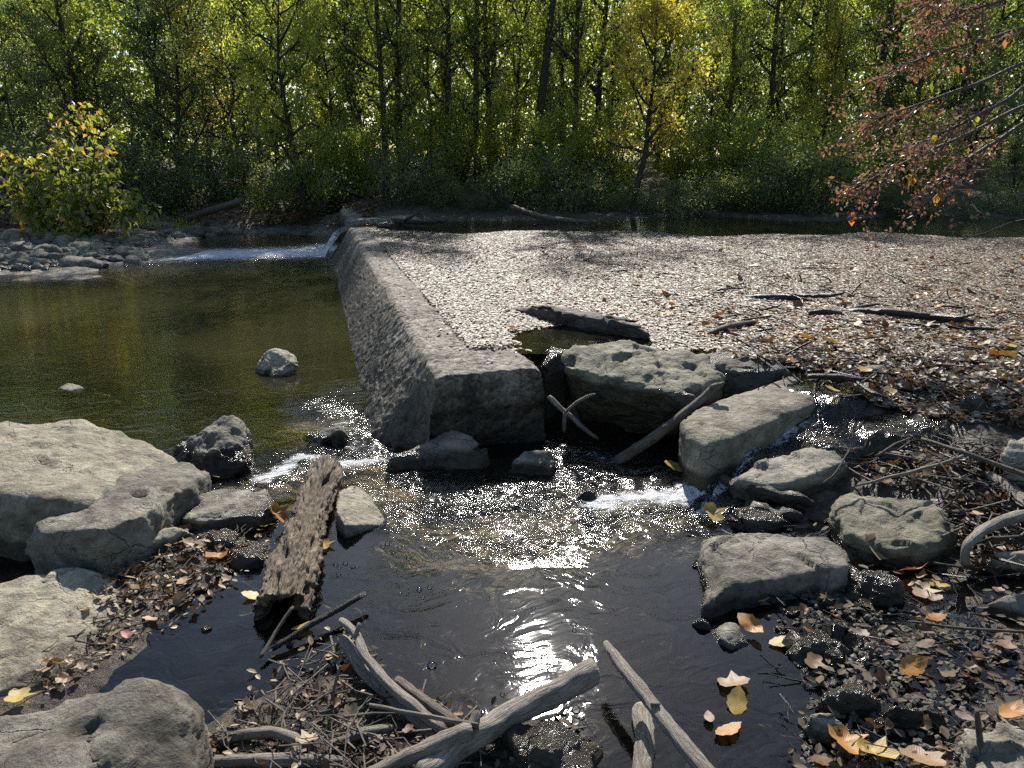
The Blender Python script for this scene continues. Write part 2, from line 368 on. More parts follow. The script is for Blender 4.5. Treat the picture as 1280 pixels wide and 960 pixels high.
lbar = [(0, 350, -.06), (60, 342, .02), (110, 330, .05), (0, 325, .1), (60, 312, .1), (120, 315, .1), (150, 330, -.04), (180, 312, .03), (180, 300, .1), (100, 300, .16), (0, 300, .18), (220, 298, .06), (240, 290, .12), (300, 291, -.1), (280, 286, .05), (330, 286, .05), (380, 287, .0), (150, 288, .25)]
DPTS = pxpts(dl) + pxpts([(a, b, 0, c) for a, b, c in lbar]) + [(-1.2, 1.2, .05), (0, 1.2, .1), (1.2, 1.2, .06), (0, .3, .15), (-3, 2, .05), (-3.5, 3.2, .05), (-4.5, 4.6, .0), (-6, 6, -.1), (-8, 8, -.1), (3, 3, .1), (3, 1.5, .15), (4, 4, .12), (-14, 10, .1), (-16, 15, .5),
        (-4.4, 19.6, .4), (-7, 21, .7), (-11, 20.5, .7), (-8, 26, 1.1), (-16, 26, 1.2), (-4, 24, 1.0), (-20, 20, 1.0), (-24, 34, 1.5), (0, 40, 1.5), (-3.1, 17, -.2), (-6, 17.5, -.15), (-3.6, 18.6, .15)]
# pond side
RPTS = [(.6, 5.2, -.2), (1.5, 5.2, -.12), (2.6, 5.0, -.1), (3.5, 4.8, -.03), (1, 7, -.3), (4, 7, -.25), (7, 8, -.25), (0, 9, -.3), (4, 10, -.35), (9, 10, -.25), (-2, 13, -.3), (3, 13, -.35), (10, 13, -.3), (4.6, 5.4, .03), (6, 6, .04), (9, 7, .05),
        (-1, 15, -.3), (4, 16, -.3), (10, 16, -.25), (15, 14, -.2), (-1.2, 17.4, .05), (2, 18.0, .05), (6, 18, .05), (11, 17.6, .05), (16, 16.5, .05), (-2.5, 17.5, .15), (-2.6, 18.5, .25), (0, 19.5, .4), (5, 20, .45), (12, 19.5, .45), (18, 18, .4), (0, 24, .8), (8, 25, .9), (16, 24, .9), (25, 20, .9), (4, 32, 1.2), (20, 34, 1.4), (30, 30, 1.4), (-3, 28, 1.0),
        (3, 3, -.05), (4, 2.2, -.05)]
def levels(x, y):
    """water level and ground height"""
    x = np.asarray(x, float); y = np.asarray(y, float)
    s, n = sn(x, y)
    wr = sstep(4.75, 5.0, y) * sstep(0.25, 0.34, n)      # the pond
    wr = np.maximum(wr, sstep(0.25, 0.34, n) * sstep(13, 14, s))
    cl = creek_level(x, y)
    w = cl * (1 - wr) + POND * wr
    far = np.clip((np.hypot(x, y) - 30) / 60, 0, 1)
    g = w + idw(x, y, DPTS, 2.0) * (1 - wr) + idw(x, y, RPTS, 2.0) * wr
    return w, g * (1 - far) + 2.2 * far
def fbm(x, y, sc, seed=0.0, octv=4):
    return np.array([noise.fractal(Vector((a * sc + seed, b * sc - seed, seed * .37)), 1.0, 2.0, octv) for a, b in zip(x, y)])
def axis(lo, hi, flo, fhi, fine, grow=1.12):
    a = list(np.arange(flo, fhi, fine))
    d, v = fine, fhi
    while v < hi: a.append(v); d *= grow; v += d
    a.append(hi)
    d, v = fine * grow, flo - fine * grow
    while v > lo: a.insert(0, v); d *= grow; v -= d
    a.insert(0, lo)
    return np.array(a)
def grid(xa, ya):
    X, Y = np.meshgrid(xa, ya); nx, ny = len(xa), len(ya)
    i = np.arange((nx * ny)).reshape(ny, nx)
    Fc = np.stack([i[:-1, :-1], i[:-1, 1:], i[1:, 1:], i[1:, :-1]], -1).reshape(-1, 4)
    return X.ravel(), Y.ravel(), Fc

xa, ya = axis(-150, 150, -3.0, 3.4, 0.032, 1.06), axis(-20, 160, 1.3, 5.6, 0.032, 1.045)
gx, gy, gf = grid(xa, ya)
gw, gg = levels(gx, gy)
near = (np.abs(gx) < 16) & (gy > 0) & (gy < 34)
rough = np.zeros_like(gx)
rough[near] = fbm(gx[near], gy[near], 2.3, 3.1, 5)
dist = np.hypot(gx, gy)
s_, n_ = sn(gx, gy)
amp = np.where(dist < 6, 0.022, 0.05)
amp = np.where((gx > .8) & (gy < 4), 0.04, amp)
gg = gg - .012 * ((gx > .8) & (gy < 2.9))
amp = np.where((gg > gw + 0.15), 0.1, amp)
gz = gg + rough * amp * near
hi = fbm(gx[near], gy[near], 11.0, 9.0, 3)
tmp = np.zeros_like(gx); tmp[near] = hi
gz += tmp * 0.012 * (dist < 9)
dep = gz - gw
soil = np.zeros((len(gx), 4), np.float32); soil[:, 3] = 1
cmud, clit, cpool, cbrown, cbar = np.array([.05, .041, .03]), np.array([.075, .055, .036]), np.array([.045, .04, .02]), np.array([.13, .098, .052]), np.array([.17, .155, .13])
def lay(mask, c): soil[:, :3] = soil[:, :3] * (1 - mask[:, None]) + c * mask[:, None]
soil[:, :3] = cmud
lay(sstep(0.12, 0.4, dep) * (gy > 6), clit)
lay(sstep(-.02, -.07, dep) * (gy < 3.9) * sstep(-1.3, -1.0, gx), np.array([.13, .108, .078]))
leftp = (sstep(0.1, -0.2, n_) * sstep(3.2, 3.6, gy))
lay(leftp * sstep(0.02, -0.05, dep), cbrown)
lay(leftp * sstep(-0.15, -0.33, dep), cpool)
lay(sstep(-7.5, -5.5, -np.abs(gy - 15.0)) * 0 + (leftp * (gy > 9) * (gx < -3.2) * sstep(-0.05, 0.03, dep) * sstep(0.45, 0.25, dep)), cbar)
wetv = sstep(0.09, 0.02, dep) * (gy < 9)
ground = add('ground', mesh_np('ground', np.stack([gx, gy, gz], 1), gf, attrs={'soil': ('POINT', soil), 'wet': ('POINT', wetv)}, material=M['ground']))
tag(ground, kind='structure')

_gi = {}
def surf(x, y):
    """height of whatever is on top at (x, y): ground or water"""
    w, g = levels(np.array([x]), np.array([y]))
    return max(float(w[0]), float(g[0]))
def drop(px, py, z=0.1):
    for _ in range(6):
        p = P(px, py, z); z = 0.5 * z + 0.5 * surf(p.x, p.y)
    return P(px, py, z)
def drop_many(pxy):
    pxy = np.asarray(pxy, float)
    u, v = (pxy[:, 0] - 640) / F, (480 - pxy[:, 1]) / F
    dx, dy, dz = u, cp + v * sp, -sp + v * cp
    z = np.full(len(u), 0.1)
    for _ in range(7):
        t = (z - CZ) / dz
        w, g = levels(dx * t, dy * t)
        z = 0.5 * z + 0.5 * np.maximum(w, g)
    t = (z - CZ) / dz
    return np.stack([dx * t, dy * t, CZ + dz * t], 1)

# ------------------------------------------------------------------ water
def polydist(x, y, pl):
    d = np.full(x.shape, 1e9)
    for (a, b), (c, e) in zip(pl[:-1], pl[1:]):
        vx, vy = c - a, e - b
        t = np.clip(((x - a) * vx + (y - b) * vy) / (vx * vx + vy * vy + 1e-9), 0, 1)
        d = np.minimum(d, np.hypot(x - a - t * vx, y - b - t * vy))
    return d
def streak(x, y, pts, w, k=1.0, z=0.0):
    pl = [tuple(P(a, b, z)[:2]) for a, b in pts]
    return k * np.exp(-(polydist(x, y, pl) / w) ** 2)
xa, ya = axis(-20, 5, -1.3, 1.35, 0.0125, 1.06), axis(0.6, 20.5, 2.7, 4.3, 0.0125, 1.045)
x, y, f = grid(xa, ya)
w, g = levels(x, y)
s, n = sn(x, y)
cl = creek_level(x, y)
rapid = [(880, 605), (830, 622), (770, 628), (700, 640), (640, 640), (560, 625), (500, 600)]
chop = np.maximum.reduce([streak(x, y, rapid, .36, 1.0), streak(x, y, [(720, 655), (640, 680), (560, 655)], .16, .8), streak(x, y, [(700, 590), (720, 560), (800, 580)], .3, .8),
                          streak(x, y, [(330, 600), (400, 575), (470, 575)], .28, 1.0, LOW), streak(x, y, [(395, 505), (440, 530), (470, 560)], .2, .8, LOW), streak(x, y, [(440, 480), (400, 520)], .25, .4, LOW),
                          streak(x, y, [(900, 590), (960, 565), (1040, 545)], .2, 1.0, .18), streak(x, y, [(1040, 545), (1200, 530)], .3, .6, .3),
                          streak(x, y, [(430, 314), (300, 318), (180, 322)], 2.0, .9, LOW), streak(x, y, [(420, 330), (200, 335)], 1.6, .35, LOW)])
foam = np.maximum.reduce([streak(x, y, [(875, 608), (845, 620), (800, 622), (745, 630)], .13, .75), streak(x, y, [(700, 645), (800, 640)], .22, .3), streak(x, y, [(330, 602), (350, 592), (375, 572), (420, 582), (470, 575)], .1, .72, LOW),
                          streak(x, y, [(470, 570), (440, 545), (400, 500)], .16, .42, LOW), streak(x, y, [(880, 605), (900, 590), (950, 562), (1010, 552)], .09, .55, .14),
                          streak(x, y, [(432, 310), (400, 315), (330, 316), (220, 319)], 1.3, .85, LOW), streak(x, y, [(432, 314), (428, 330)], .35, .6, LOW), streak(x, y, [(240, 318), (170, 322), (140, 332)], .35, .55, LOW), streak(x, y, [(720, 560), (760, 575)], .15, .4), streak(x, y, [(600, 650), (540, 625)], .3, .25)])
chop = np.clip((chop - .12) / .88, 0, 1)
murk = sstep(.05, -.3, n) * sstep(3.5, 5.5, y) * sstep(.08, .35, w - g) * 0.42
zz = cl.copy()
nr = (y < 7) & (x > -4)
wv = np.zeros_like(x); wv[nr] = fbm(x[nr], y[nr] * 1.5, 5.0, 5.0, 2)
zz += wv * (0.0008 + 0.016 * chop)
nr = (y < 5) & (x > -2.5) & (chop > .08)
wv[:] = 0; wv[nr] = fbm(x[nr], y[nr] * 1.3, 15.0, 2.0, 2)
zz += wv * .011 * chop
hid = (n > 0.36) & (s > 0.9)                               # keep the creek sheet out of the pond
zz = np.where(hid, np.minimum(zz, 0.1), zz)
keep = ~hid[f].all(1)
water = add('creek_water', mesh_np('creek_water', np.stack([x, y, zz], 1), f[keep], attrs={'chop': ('POINT', np.clip(chop + .03, 0, 1)), 'foam': ('POINT', foam), 'murk': ('POINT', murk)}, material=M['creek']))
tag(water, kind='structure')
xa, ya = axis(-10, 60, -1.5, 3.0, 0.06, 1.08), axis(4.8, 22, 4.85, 6.0, 0.05, 1.08)
x, y, f = grid(xa, ya)
s, n = sn(x, y)
keep = ((n > 0.33) & (n < 1e9))[f].all(1)
o1 = np.ones_like(x)
pw = add('pond_water', mesh_np('pond_water', np.stack([x, y, POND * o1 - .004], 1), f[keep], attrs={'chop': ('POINT', .05 * o1), 'foam': ('POINT', 0 * o1), 'murk': ('POINT', .3 * o1)}, material=M['pond']))
tag(pw, kind='structure')
def sheet(name, a0, a1, out, drop_h, label, foamk=.8, nu=24, nv=16, chopk=1.0):
    """water pouring off an edge a0-a1 along `out`"""
    V = []; A0, A1, O = Vector(a0), Vector(a1), Vector(out)
    for j in range(nv + 1):
        t = j / nv
        for i in range(nu + 1):
            p = A0.lerp(A1, i / nu) + O * (t ** .7 + .12 * noise.noise(Vector((i * .5, t * 2, 3.3)))) + Vector((0, 0, -drop_h * t ** 1.8))
            V.append(p)
    i = np.arange((nu + 1) * (nv + 1)).reshape(nv + 1, nu + 1)
    Fc = np.stack([i[:-1, :-1], i[:-1, 1:], i[1:, 1:], i[1:, :-1]], -1).reshape(-1, 4)
    k = np.ones(len(V)); tt = np.repeat(np.linspace(0, 1, nv + 1), nu + 1)
    o = add(name, mesh_np(name, np.array(V), Fc, attrs={'chop': ('POINT', k * chopk), 'foam': ('POINT', foamk * (.45 + .55 * tt)), 'murk': ('POINT', 0 * k)}, material=M['creek']))
    return tag(o, label, 'waterfall')

# ------------------------------------------------------------------ dam
def sweep_dam(name, prof, svals, amp, cap_inset=None, seed=0.0, taper=False):
    """closed cross-section prof [(n, z)] swept along the dam, both ends capped"""
    prof = np.array(prof); k = len(prof)
    V, Fc = [], []
    ctr = prof.mean(0)
    rings = []
    caps = [1 - j / 14 for j in range(14, 0, -1)]
    seq = [(svals[0], c) for c in caps] + [(s_, 1.0) for s_ in svals] + [(svals[-1], c) for c in caps[::-1]]
    for (s_, c) in seq:
        ring = []
        for (n_, z_) in ctr + (prof - ctr) * max(c, .02):
            ss = s_
            if cap_inset and c < 1 and s_ == svals[0] or (s_ == svals[0] and cap_inset):
                ss += cap_inset(n_, z_)
            ring.append(len(V))
            if n_ < 0 and taper:                          # the sloping face steepens round the near corner
                tt = max(0, min(1, (s_ - svals[0]) / .55)); n_ *= .2 + .8 * tt * tt * (3 - 2 * tt)
            px_, py_ = from_sn(ss, n_)
            V.append((px_, py_, z_))
        rings.append(ring)
    for a, b in zip(rings[:-1], rings[1:]):
        for i in range(k):
            Fc.append((a[i], a[(i + 1) % k], b[(i + 1) % k], b[i]))
    V = np.array(V)
    c3 = []
    for v in V:
        p = Vector(v)
        q = p * 9.0 + Vector((seed, 0, 0))
        d = noise.noise_vector(q) * .6 + noise.noise_vector(p * 24.0) * .6 + noise.noise_vector(p * 2.2) * 1.3 + noise.noise_vector(p * 50.0) * .5
        c3.append(d * amp)
    V = V + np.array(c3)
    return mesh_np(name, V, Fc, material=M['concrete'])
def dense(poly, step):
    out = []
    for (a, b) in zip(poly, poly[1:] + poly[:1]):
        L = math.hypot(b[0] - a[0], b[1] - a[1]); m = max(1, int(L / step))
        out += [(a[0] + (b[0] - a[0]) * i / m, a[1] + (b[1] - a[1]) * i / m) for i in range(m)]
    return out
prof = dense([(.66, -.3), (.63, .36), (.61, .435), (.58, .45), (.3, .458), (.05, .45), (.005, .43), (-.04, .37), (-.33, -.04), (-.5, -.3)], .013)
sv = list(np.arange(0, 2.4, .013)); d = .013
while sv[-1] < DAM_L: d = min(d * 1.03, .12); sv.append(sv[-1] + d)
def inset(n_, z_):
    k = .035 * (1 - max(0, min(1, (z_ - .2) / .04)))
    return k + .04 * noise.noise(Vector((n_ * 3, z_ * 3, 7.7)))
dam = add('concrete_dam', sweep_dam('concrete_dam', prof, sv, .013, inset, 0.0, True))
tag(dam, 'long low concrete dam wall with sloping creek face, between pool and leaf-covered pond', 'dam')
prof2 = dense([(1.5, -.3), (1.5, .45), (1.4, .52), (.12, .52), (.03, .47), (-.05, -.3)], .06)
sv2 = list(np.arange(DAM_L + 1.0, DAM_L + 5.2, .07))
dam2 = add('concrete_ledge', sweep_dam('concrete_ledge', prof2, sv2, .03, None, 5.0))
tag(dam2, 'short concrete ledge beyond the spill gap, joining the dam to the wooded bank', 'ledge')
a = from_sn(DAM_L - .02, .1); b = from_sn(DAM_L + 1.0, .1)
sheet('spill_water', (*a, POND - .01), (*b, POND - .01), (-.55 * DY, .55 * DX, 0), POND - LOW + .03, 'white water pouring through the gap between dam and concrete ledge')
a = from_sn(DAM_L + 1.9, -.02); b = from_sn(DAM_L + 3.0, -.02)
sheet('spill_water', (*a, .53), (*b, .53), (-.22 * DY, .22 * DX, 0), .58, 'thin dark trickle running down the side of the concrete ledge', .35)

# ------------------------------------------------------------------ rocks
def remesh(bm, voxel, name):
    me = bpy.data.meshes.new(name); bm.to_mesh(me); bm.free()
    o = bpy.data.objects.new(name, me); COL.link(o)
    md = o.modifiers.new('r', 'REMESH'); md.mode = 'VOXEL'; md.voxel_size = voxel
    dg = bpy.context.evaluated_depsgraph_get()
    m2 = bpy.data.meshes.new_from_object(o.evaluated_get(dg))
    bpy.data.objects.remove(o); bpy.data.meshes.remove(me)
    m2.name = name
    return m2
def shape_rock(m, rough, soft, seed, strata=(0, 0, 1), sk=1.0):
    bm = bmesh.new(); bm.from_mesh(m)
    for _ in range(soft): bmesh.ops.smooth_vert(bm, verts=bm.verts, factor=.5, use_axis_x=True, use_axis_y=True, use_axis_z=True)
    bm.normal_update()
    S = Vector((seed * 3.7, seed * 1.3, -seed * 2.1)); st = Vector(strata)
    for v in bm.verts:
        p = v.co
        a = noise.fractal(p * 3.2 + S, 1.0, 2.0, 3) * .8
        b = noise.ridged_multi_fractal(p * 7.0 + S, 1.0, 2.0, 4, 1.0, 2.0) * .22 - .22
        c = noise.fractal(p * 21.0 + S, .9, 2.0, 3) * .2
        q = p * 5.5 + S + noise.noise_vector(p * 6 + S) * .25
        cpt = noise.voronoi(q)[1][0]
        hx = Vector((noise.cell(cpt * 7.3), noise.cell(cpt * 11.9 + Vector((3, 1, 7))), noise.cell(cpt * 5.1 + Vector((9, 4, 2)))))
        c += (q - cpt).dot(hx) * .52 + hx.x * .16
        h = p.dot(st) * 38.0 * sk + noise.noise(p * 5 + S) * 2.2
        l = (math.floor(h) + min(1, (h - math.floor(h)) * 4) - h) * .35
        v.co = p + v.normal * rough * (a + b + c + l * (1 - abs(v.normal.dot(st))))
    bm.to_mesh(m); bm.free()
    m.polygons.foreach_set('use_smooth', [True] * len(m.polygons))
    m.update()
_rs = [0]
def rock(label, top, bot=(), zb=-.08, mat='grey_rock', rough=.03, soft=2, vox=None, wet=0.065, name='rock', spread=1.06, group=None, back=0.0, strata=(0.15, 0.1, 1), cat='rock', cuts=9, chip=.1):
    _rs[0] += 1
    pts = [P(*p) for p in top]
    c = sum(pts, Vector()) / len(pts)
    full = list(pts) + [P(*p) for p in bot]
    for p in pts:
        q = Vector((c.x + (p.x - c.x) * spread, c.y + (p.y - c.y) * spread + back, zb)); full.append(q)
    bm = bmesh.new()
    for p in full: bm.verts.new(p - Vector((c.x, c.y, 0)))
    r = bmesh.ops.convex_hull(bm, input=bm.verts)
    bmesh.ops.delete(bm, geom=[g_ for g_ in r['geom_interior'] if isinstance(g_, bmesh.types.BMVert)], context='VERTS')
    L = max((a - b).length for a in full for b in full)
    rr_ = random.Random(_rs[0] * 13)
    for _ in range(cuts):
        a_ = rr_.uniform(0, 6.28); d_ = Vector((math.cos(a_), math.sin(a_), rr_.uniform(.15, 1.5))).normalized()
        ext = sorted(v.co.dot(d_) for v in bm.verts)
        bmesh.ops.bisect_plane(bm, geom=bm.verts[:] + bm.edges[:] + bm.faces[:], plane_co=d_ * (ext[-1] - rr_.uniform(.25, .8) * chip * L), plane_no=d_, clear_outer=True)
        r = bmesh.ops.convex_hull(bm, input=bm.verts)
        bmesh.ops.delete(bm, geom=[g_ for g_ in r['geom_interior'] if isinstance(g_, bmesh.types.BMVert)], context='VERTS')
    m = remesh(bm, vox or max(.009, min(.02, L / 60)), name)
    shape_rock(m, rough, soft, _rs[0], strata)
    o = add(name, m, M[mat]); o.location = (c.x, c.y, 0)
    o['wet_shade_z'] = float(wet)
    return tag(o, label, cat, group)

rock('large rounded tan boulder at the edge of the pool, dark shaded side toward the slabs',
     [(-60, 600, .26), (-40, 545, .27), (30, 522, .25), (100, 526, .24), (165, 540, .2), (225, 566, .14), (245, 585, .1), (170, 610, .16), (100, 630, .25), (40, 622, .28), (0, 612, .28)],
     [(-40, 705, -.05), (40, 694, -.03), (110, 660, -.02), (230, 600, -.02)], mat='tan_rock', name='boulder', rough=.03, soft=4, cat='boulder', cuts=5, chip=.05)
rock('blocky slanted grey boulder leaning against the large rounded tan boulder',
     [(44, 662, .21), (65, 638, .23), (120, 606, .22), (180, 587, .2), (235, 577, .16), (262, 590, .14), (205, 624, .21), (180, 642, .23), (125, 660, .24), (58, 668, .22)],
     [(42, 703, -.01), (125, 701, -.01), (165, 696, -.01), (245, 645, 0)], mat='grey_rock', name='boulder', rough=.035, soft=1, cat='boulder', cuts=2, chip=.03, spread=.98, wet=-.02)
rock('dark angular rock with a sharp crest behind the blocky slanted boulder', [(203, 552, .04), (240, 531, .14), (285, 519, .19), (312, 529, .14), (306, 546, .12), (258, 572, .08)], [(225, 582, -.03), (320, 592, -.05), (312, 560, -.05)], mat='dark_rock', rough=.045)
rock('thin flat grey slab lying between the blocky boulder and the rotten log', [(222, 625, .07), (240, 608, .08), (330, 610, .09), (348, 622, .08), (338, 640, .07), (250, 652, .08), (225, 645, .07)], [(250, 668, -.01), (332, 657, -.01)], mat='grey_rock', rough=.025, soft=1, name='stone_slab', cuts=4, chip=.05)
rock('narrow wedge of brown stone tucked below the blocky slanted boulder', [(163, 675, .09), (235, 648, .12), (243, 655, .1), (237, 664, .08), (172, 684, .08)], [(170, 694, -.01), (242, 674, -.01)], mat='tan_rock', rough=.03, soft=1)
rock('mottled grey stone among leaves below the thin flat slab', [(235, 668, .03), (258, 655, .06), (292, 660, .06), (300, 675, .04), (270, 685, .04)], [(250, 695, 0), (300, 690, 0)], mat='grey_rock', rough=.03)
rock('small pale grey stone at the pool edge beside the rotten log', [(282, 685, .03), (305, 672, .06), (328, 677, .05), (328, 695, .03), (300, 702, .03)], [(290, 710, 0), (328, 706, -.01)], mat='grey_rock', rough=.03)
rock('broad low tan rock littered with leaf scraps along its edge', [(-70, 760, .1), (20, 712, .12), (100, 697, .1), (138, 704, .06), (150, 760, .03), (120, 800, .02), (100, 835, .02), (40, 862, .03), (-70, 875, .06)], [], mat='tan_rock', name='boulder', rough=.03, soft=4, spread=1.06, wet=-.02, cat='boulder')
rock('rough mottled boulder, creased and pitted, on the bank below the broad low tan rock', [(-70, 905, .3), (30, 885, .3), (120, 868, .32), (200, 859, .32), (236, 868, .3), (250, 890, .22), (252, 930, .18), (250, 985, .2), (100, 1030, .3), (-70, 1030, .3)], [(258, 960, .0), (256, 905, .02)], zb=-.05, mat='dark_rock', name='boulder', rough=.032, soft=2, wet=-.1, cat='boulder', vox=.012)
rock('pale whitish stone standing alone in the green pool', [(317, 458, -.02), (323, 447, .06), (337, 438, .11), (364, 434, .12), (371, 450, .05), (368, 461, .0), (345, 465, .0)], [(317, 461, -.06), (350, 470, -.07), (371, 463, -.06)], mat='tan_rock', wet=-.03, rough=.03, zb=-.3)
rock('small dark stone in the riffle beside the dam foot', [(384, 539, -.03), (400, 528, .03), (428, 529, .03), (447, 541, -.03), (420, 546, .01)], [(393, 551, -.06), (432, 553, -.06)], mat='dark_rock', rough=.03, wet=-.02, zb=-.2, soft=3, spread=1.2)
rock('tiny pale stone barely breaking the pool surface', [(72, 485, -.045), (85, 478, -.02), (100, 480, -.02), (106, 485, -.045), (88, 488, -.045)], [], mat='tan_rock', rough=.012, wet=-.09, zb=-.1, spread=1.3, cuts=2, vox=.008)
rock('wedge-shaped tan slab sloping into the riffle beside the rotten log', [(423, 614, .07), (446, 606, .05), (464, 620, .0), (485, 655, -.01), (430, 655, .07), (421, 640, .08)], [(425, 666, -.03), (486, 662, -.04)], mat='tan_rock', rough=.014, soft=1, wet=-.01, name='stone_slab', cuts=2, chip=.04)
rock('dark humped rock leaning against the end of the concrete dam', [(472, 578, .02), (505, 558, .09), (548, 530, .19), (582, 535, .19), (614, 553, .12), (600, 566, .1)], [(474, 592, -.05), (618, 582, -.05)], mat='dark_rock', rough=.03, wet=.1, zb=-.15)
rock('small round wet rock beside the dam end', [(638, 574, .08), (656, 561, .12), (684, 561, .12), (698, 573, .07), (690, 585, .05)], [(640, 592, -.04), (695, 598, -.04)], mat='dark_rock', rough=.02, soft=4, wet=.04, zb=-.15, cuts=2)
rock('broad mossy boulder with a dark hollow beneath, in the gap beside the dam end', [(700, 446, .44), (722, 432, .47), (765, 425, .5), (830, 426, .51), (880, 440, .47), (908, 462, .42), (907, 480, .37), (868, 500, .34), (800, 482, .37), (742, 465, .4), (704, 457, .42)], [(720, 500, .2), (790, 520, .16), (860, 528, .16)], mat='moss_rock', name='boulder', rough=.045, soft=2, wet=.34, zb=.0, back=.16, spread=.72, cuts=5, cat='boulder')  # high wet level paints shade onto the front face and underside
rock('clean-edged tilted slab propped beside the broad mossy boulder', [(852, 526, .3), (872, 508, .32), (985, 466, .39), (1030, 488, .37), (1034, 499, .34), (1002, 505, .32), (942, 522, .28), (884, 562, .24), (862, 547, .27)], [(850, 592, -.03), (888, 588, -.02), (942, 572, .02), (1026, 532, .12)], mat='tan_rock', name='stone_slab', rough=.016, soft=1, wet=.09, strata=(.1, .3, 1), cuts=3, chip=.03, spread=.98)
rock('wet slab with stream water sliding over it, below the tilted slab', [(922, 601, .14), (940, 585, .17), (1000, 556, .22), (1060, 566, .22), (1050, 580, .19), (1000, 600, .16), (962, 608, .14)], [(905, 615, .0), (990, 624, .03), (1062, 602, .08)], mat='grey_rock', name='stone_slab', rough=.02, soft=1, wet=.1, cuts=3, chip=.04)
rock('flat-topped mossy rock with rounded sides amid driftwood twigs', [(1040, 631, .12), (1065, 617, .15), (1120, 614, .17), (1170, 627, .17), (1190, 650, .16), (1172, 678, .12), (1110, 686, .1), (1060, 667, .1)], [(1075, 704, .0), (1140, 718, .0), (1196, 694, .02)], mat='moss_rock', name='boulder', rough=.03, soft=4, wet=.05, cat='boulder', cuts=4, chip=.05)
rock('dark flat slab with wet leaves on top at the pool edge', [(882, 672, .1), (960, 665, .12), (1040, 680, .12), (1066, 705, .11), (1000, 713, .1), (940, 722, .1), (902, 732, .1), (884, 748, .07)], [(884, 760, -.03), (950, 757, -.02), (1010, 747, -.02), (1070, 742, 0)], mat='dark_rock', name='stone_slab', rough=.025, soft=1, wet=.03, cuts=4, chip=.05)
rock('small grey stone below the dark flat slab', [(888, 778, .03), (902, 769, .05), (925, 776, .05), (934, 795, .03), (915, 802, .03)], [(890, 808, -.03), (930, 814, -.03)], mat='grey_rock', rough=.02, wet=.01)
rock('pale-topped wet stone beside the dark hollow rock at the shallow margin', [(1000, 900, .05), (1018, 884, .08), (1045, 888, .08), (1062, 905, .05), (1035, 912, .05)], [(998, 930, -.03), (1050, 932, -.02)], mat='grey_rock', rough=.025, wet=.04)
rock('black wet rock with a hollow side above the pale-topped stone', [(1015, 862, .06), (1040, 850, .09), (1085, 856, .09), (1095, 875, .06), (1050, 872, .07)], [(1010, 888, 0), (1090, 892, 0)], mat='dark_rock', rough=.04, wet=.2)
rock('black wet block between leaves and mud below the orange curled leaf', [(1100, 888, .08), (1130, 868, .11), (1175, 872, .11), (1190, 895, .08), (1150, 905, .08)], [(1100, 930, 0), (1185, 930, 0)], mat='dark_rock', rough=.04, wet=.2)
rock('grey round-shouldered rock behind the driftwood heap', [(1256, 560, .36), (1275, 545, .4), (1310, 548, .4), (1310, 575, .34), (1262, 575, .32)], [(1258, 592, .2), (1300, 600, .2)], mat='grey_rock', rough=.03, wet=.2, zb=.1)
rock('dark chunk of rock among brown leaves at the pond outlet', [(1200, 500, .42), (1215, 488, .45), (1238, 492, .45), (1242, 506, .41)], [(1200, 520, .33), (1240, 522, .33)], mat='dark_rock', rough=.03, wet=.6, zb=.25)
rock('low dark stone at the pond outlet behind the tilted slab', [(1072, 462, .42), (1090, 452, .44), (1112, 456, .43), (1108, 464, .42)], [(1080, 470, .36), (1108, 470, .36)], mat='dark_rock', rough=.02, wet=.4, zb=.25)
rock('thin grey rock edge jutting below the driftwood heap', [(1228, 746, .1), (1255, 738, .12), (1300, 735, .12), (1300, 755, .1)], [(1235, 765, .02), (1300, 772, .02)], mat='grey_rock', rough=.025, wet=.05)
rock('weathered tan stone under the curved bleached branch', [(1236, 690, .13), (1258, 680, .16), (1300, 680, .16), (1300, 700, .13)], [(1240, 706, .05), (1300, 712, .05)], mat='tan_rock', rough=.025, wet=.08)
rock('rough grey rock on the muddy bank beside the upright stick', [(1180, 930, .08), (1210, 908, .12), (1300, 905, .14), (1310, 960, .12), (1200, 985, .1)], [(1175, 960, 0)], mat='grey_rock', rough=.05, wet=.03)
rock('lumpy black wet rock glistening below the dark flat slab', [(1000, 795, .04), (1025, 778, .07), (1065, 776, .08), (1085, 800, .06), (1050, 818, .05)], [(1000, 835, -.02), (1075, 838, -.01)], mat='dark_rock', rough=.06, wet=.3)
rock('dark wedge of rock filling the gap between mossy boulder and tilted slab', [(898, 454, .43), (925, 438, .45), (975, 444, .45), (990, 460, .42), (945, 476, .38), (905, 478, .36)], [(905, 500, .15), (950, 500, .2)], mat='dark_rock', rough=.03, wet=.4, zb=.1)
rock('lip of dark stone where pond water slips past the dam end', [(668, 440, .43), (688, 431, .45), (712, 434, .45), (708, 448, .41), (684, 450, .41)], [(684, 500, .1), (712, 500, .1)], mat='dark_rock', rough=.03, wet=.6, zb=-.05, vox=.01)
rock('tiny dark rock breaking the sparkling rapid', [(722, 617, .02), (731, 610, .05), (743, 614, .04), (744, 622, .02)], [(722, 628, -.04), (745, 629, -.04)], mat='dark_rock', rough=.015, wet=.1, vox=.006, soft=5, cuts=3)
rock('small round black stone at the waterline beside the small grey stone', [(862, 775, .02), (873, 769, .04), (886, 772, .04), (889, 782, .02)], [(866, 788, -.03), (886, 790, -.03)], mat='dark_rock', rough=.012, wet=.2, vox=.006)
rock('long low stone under the slab of wet leaves, half sunk in the stream', [(905, 640, .05), (940, 628, .08), (985, 640, .08), (1000, 650, .06), (930, 655, .05)], [(900, 660, -.02), (990, 664, 0)], mat='dark_rock', rough=.04, wet=.3)
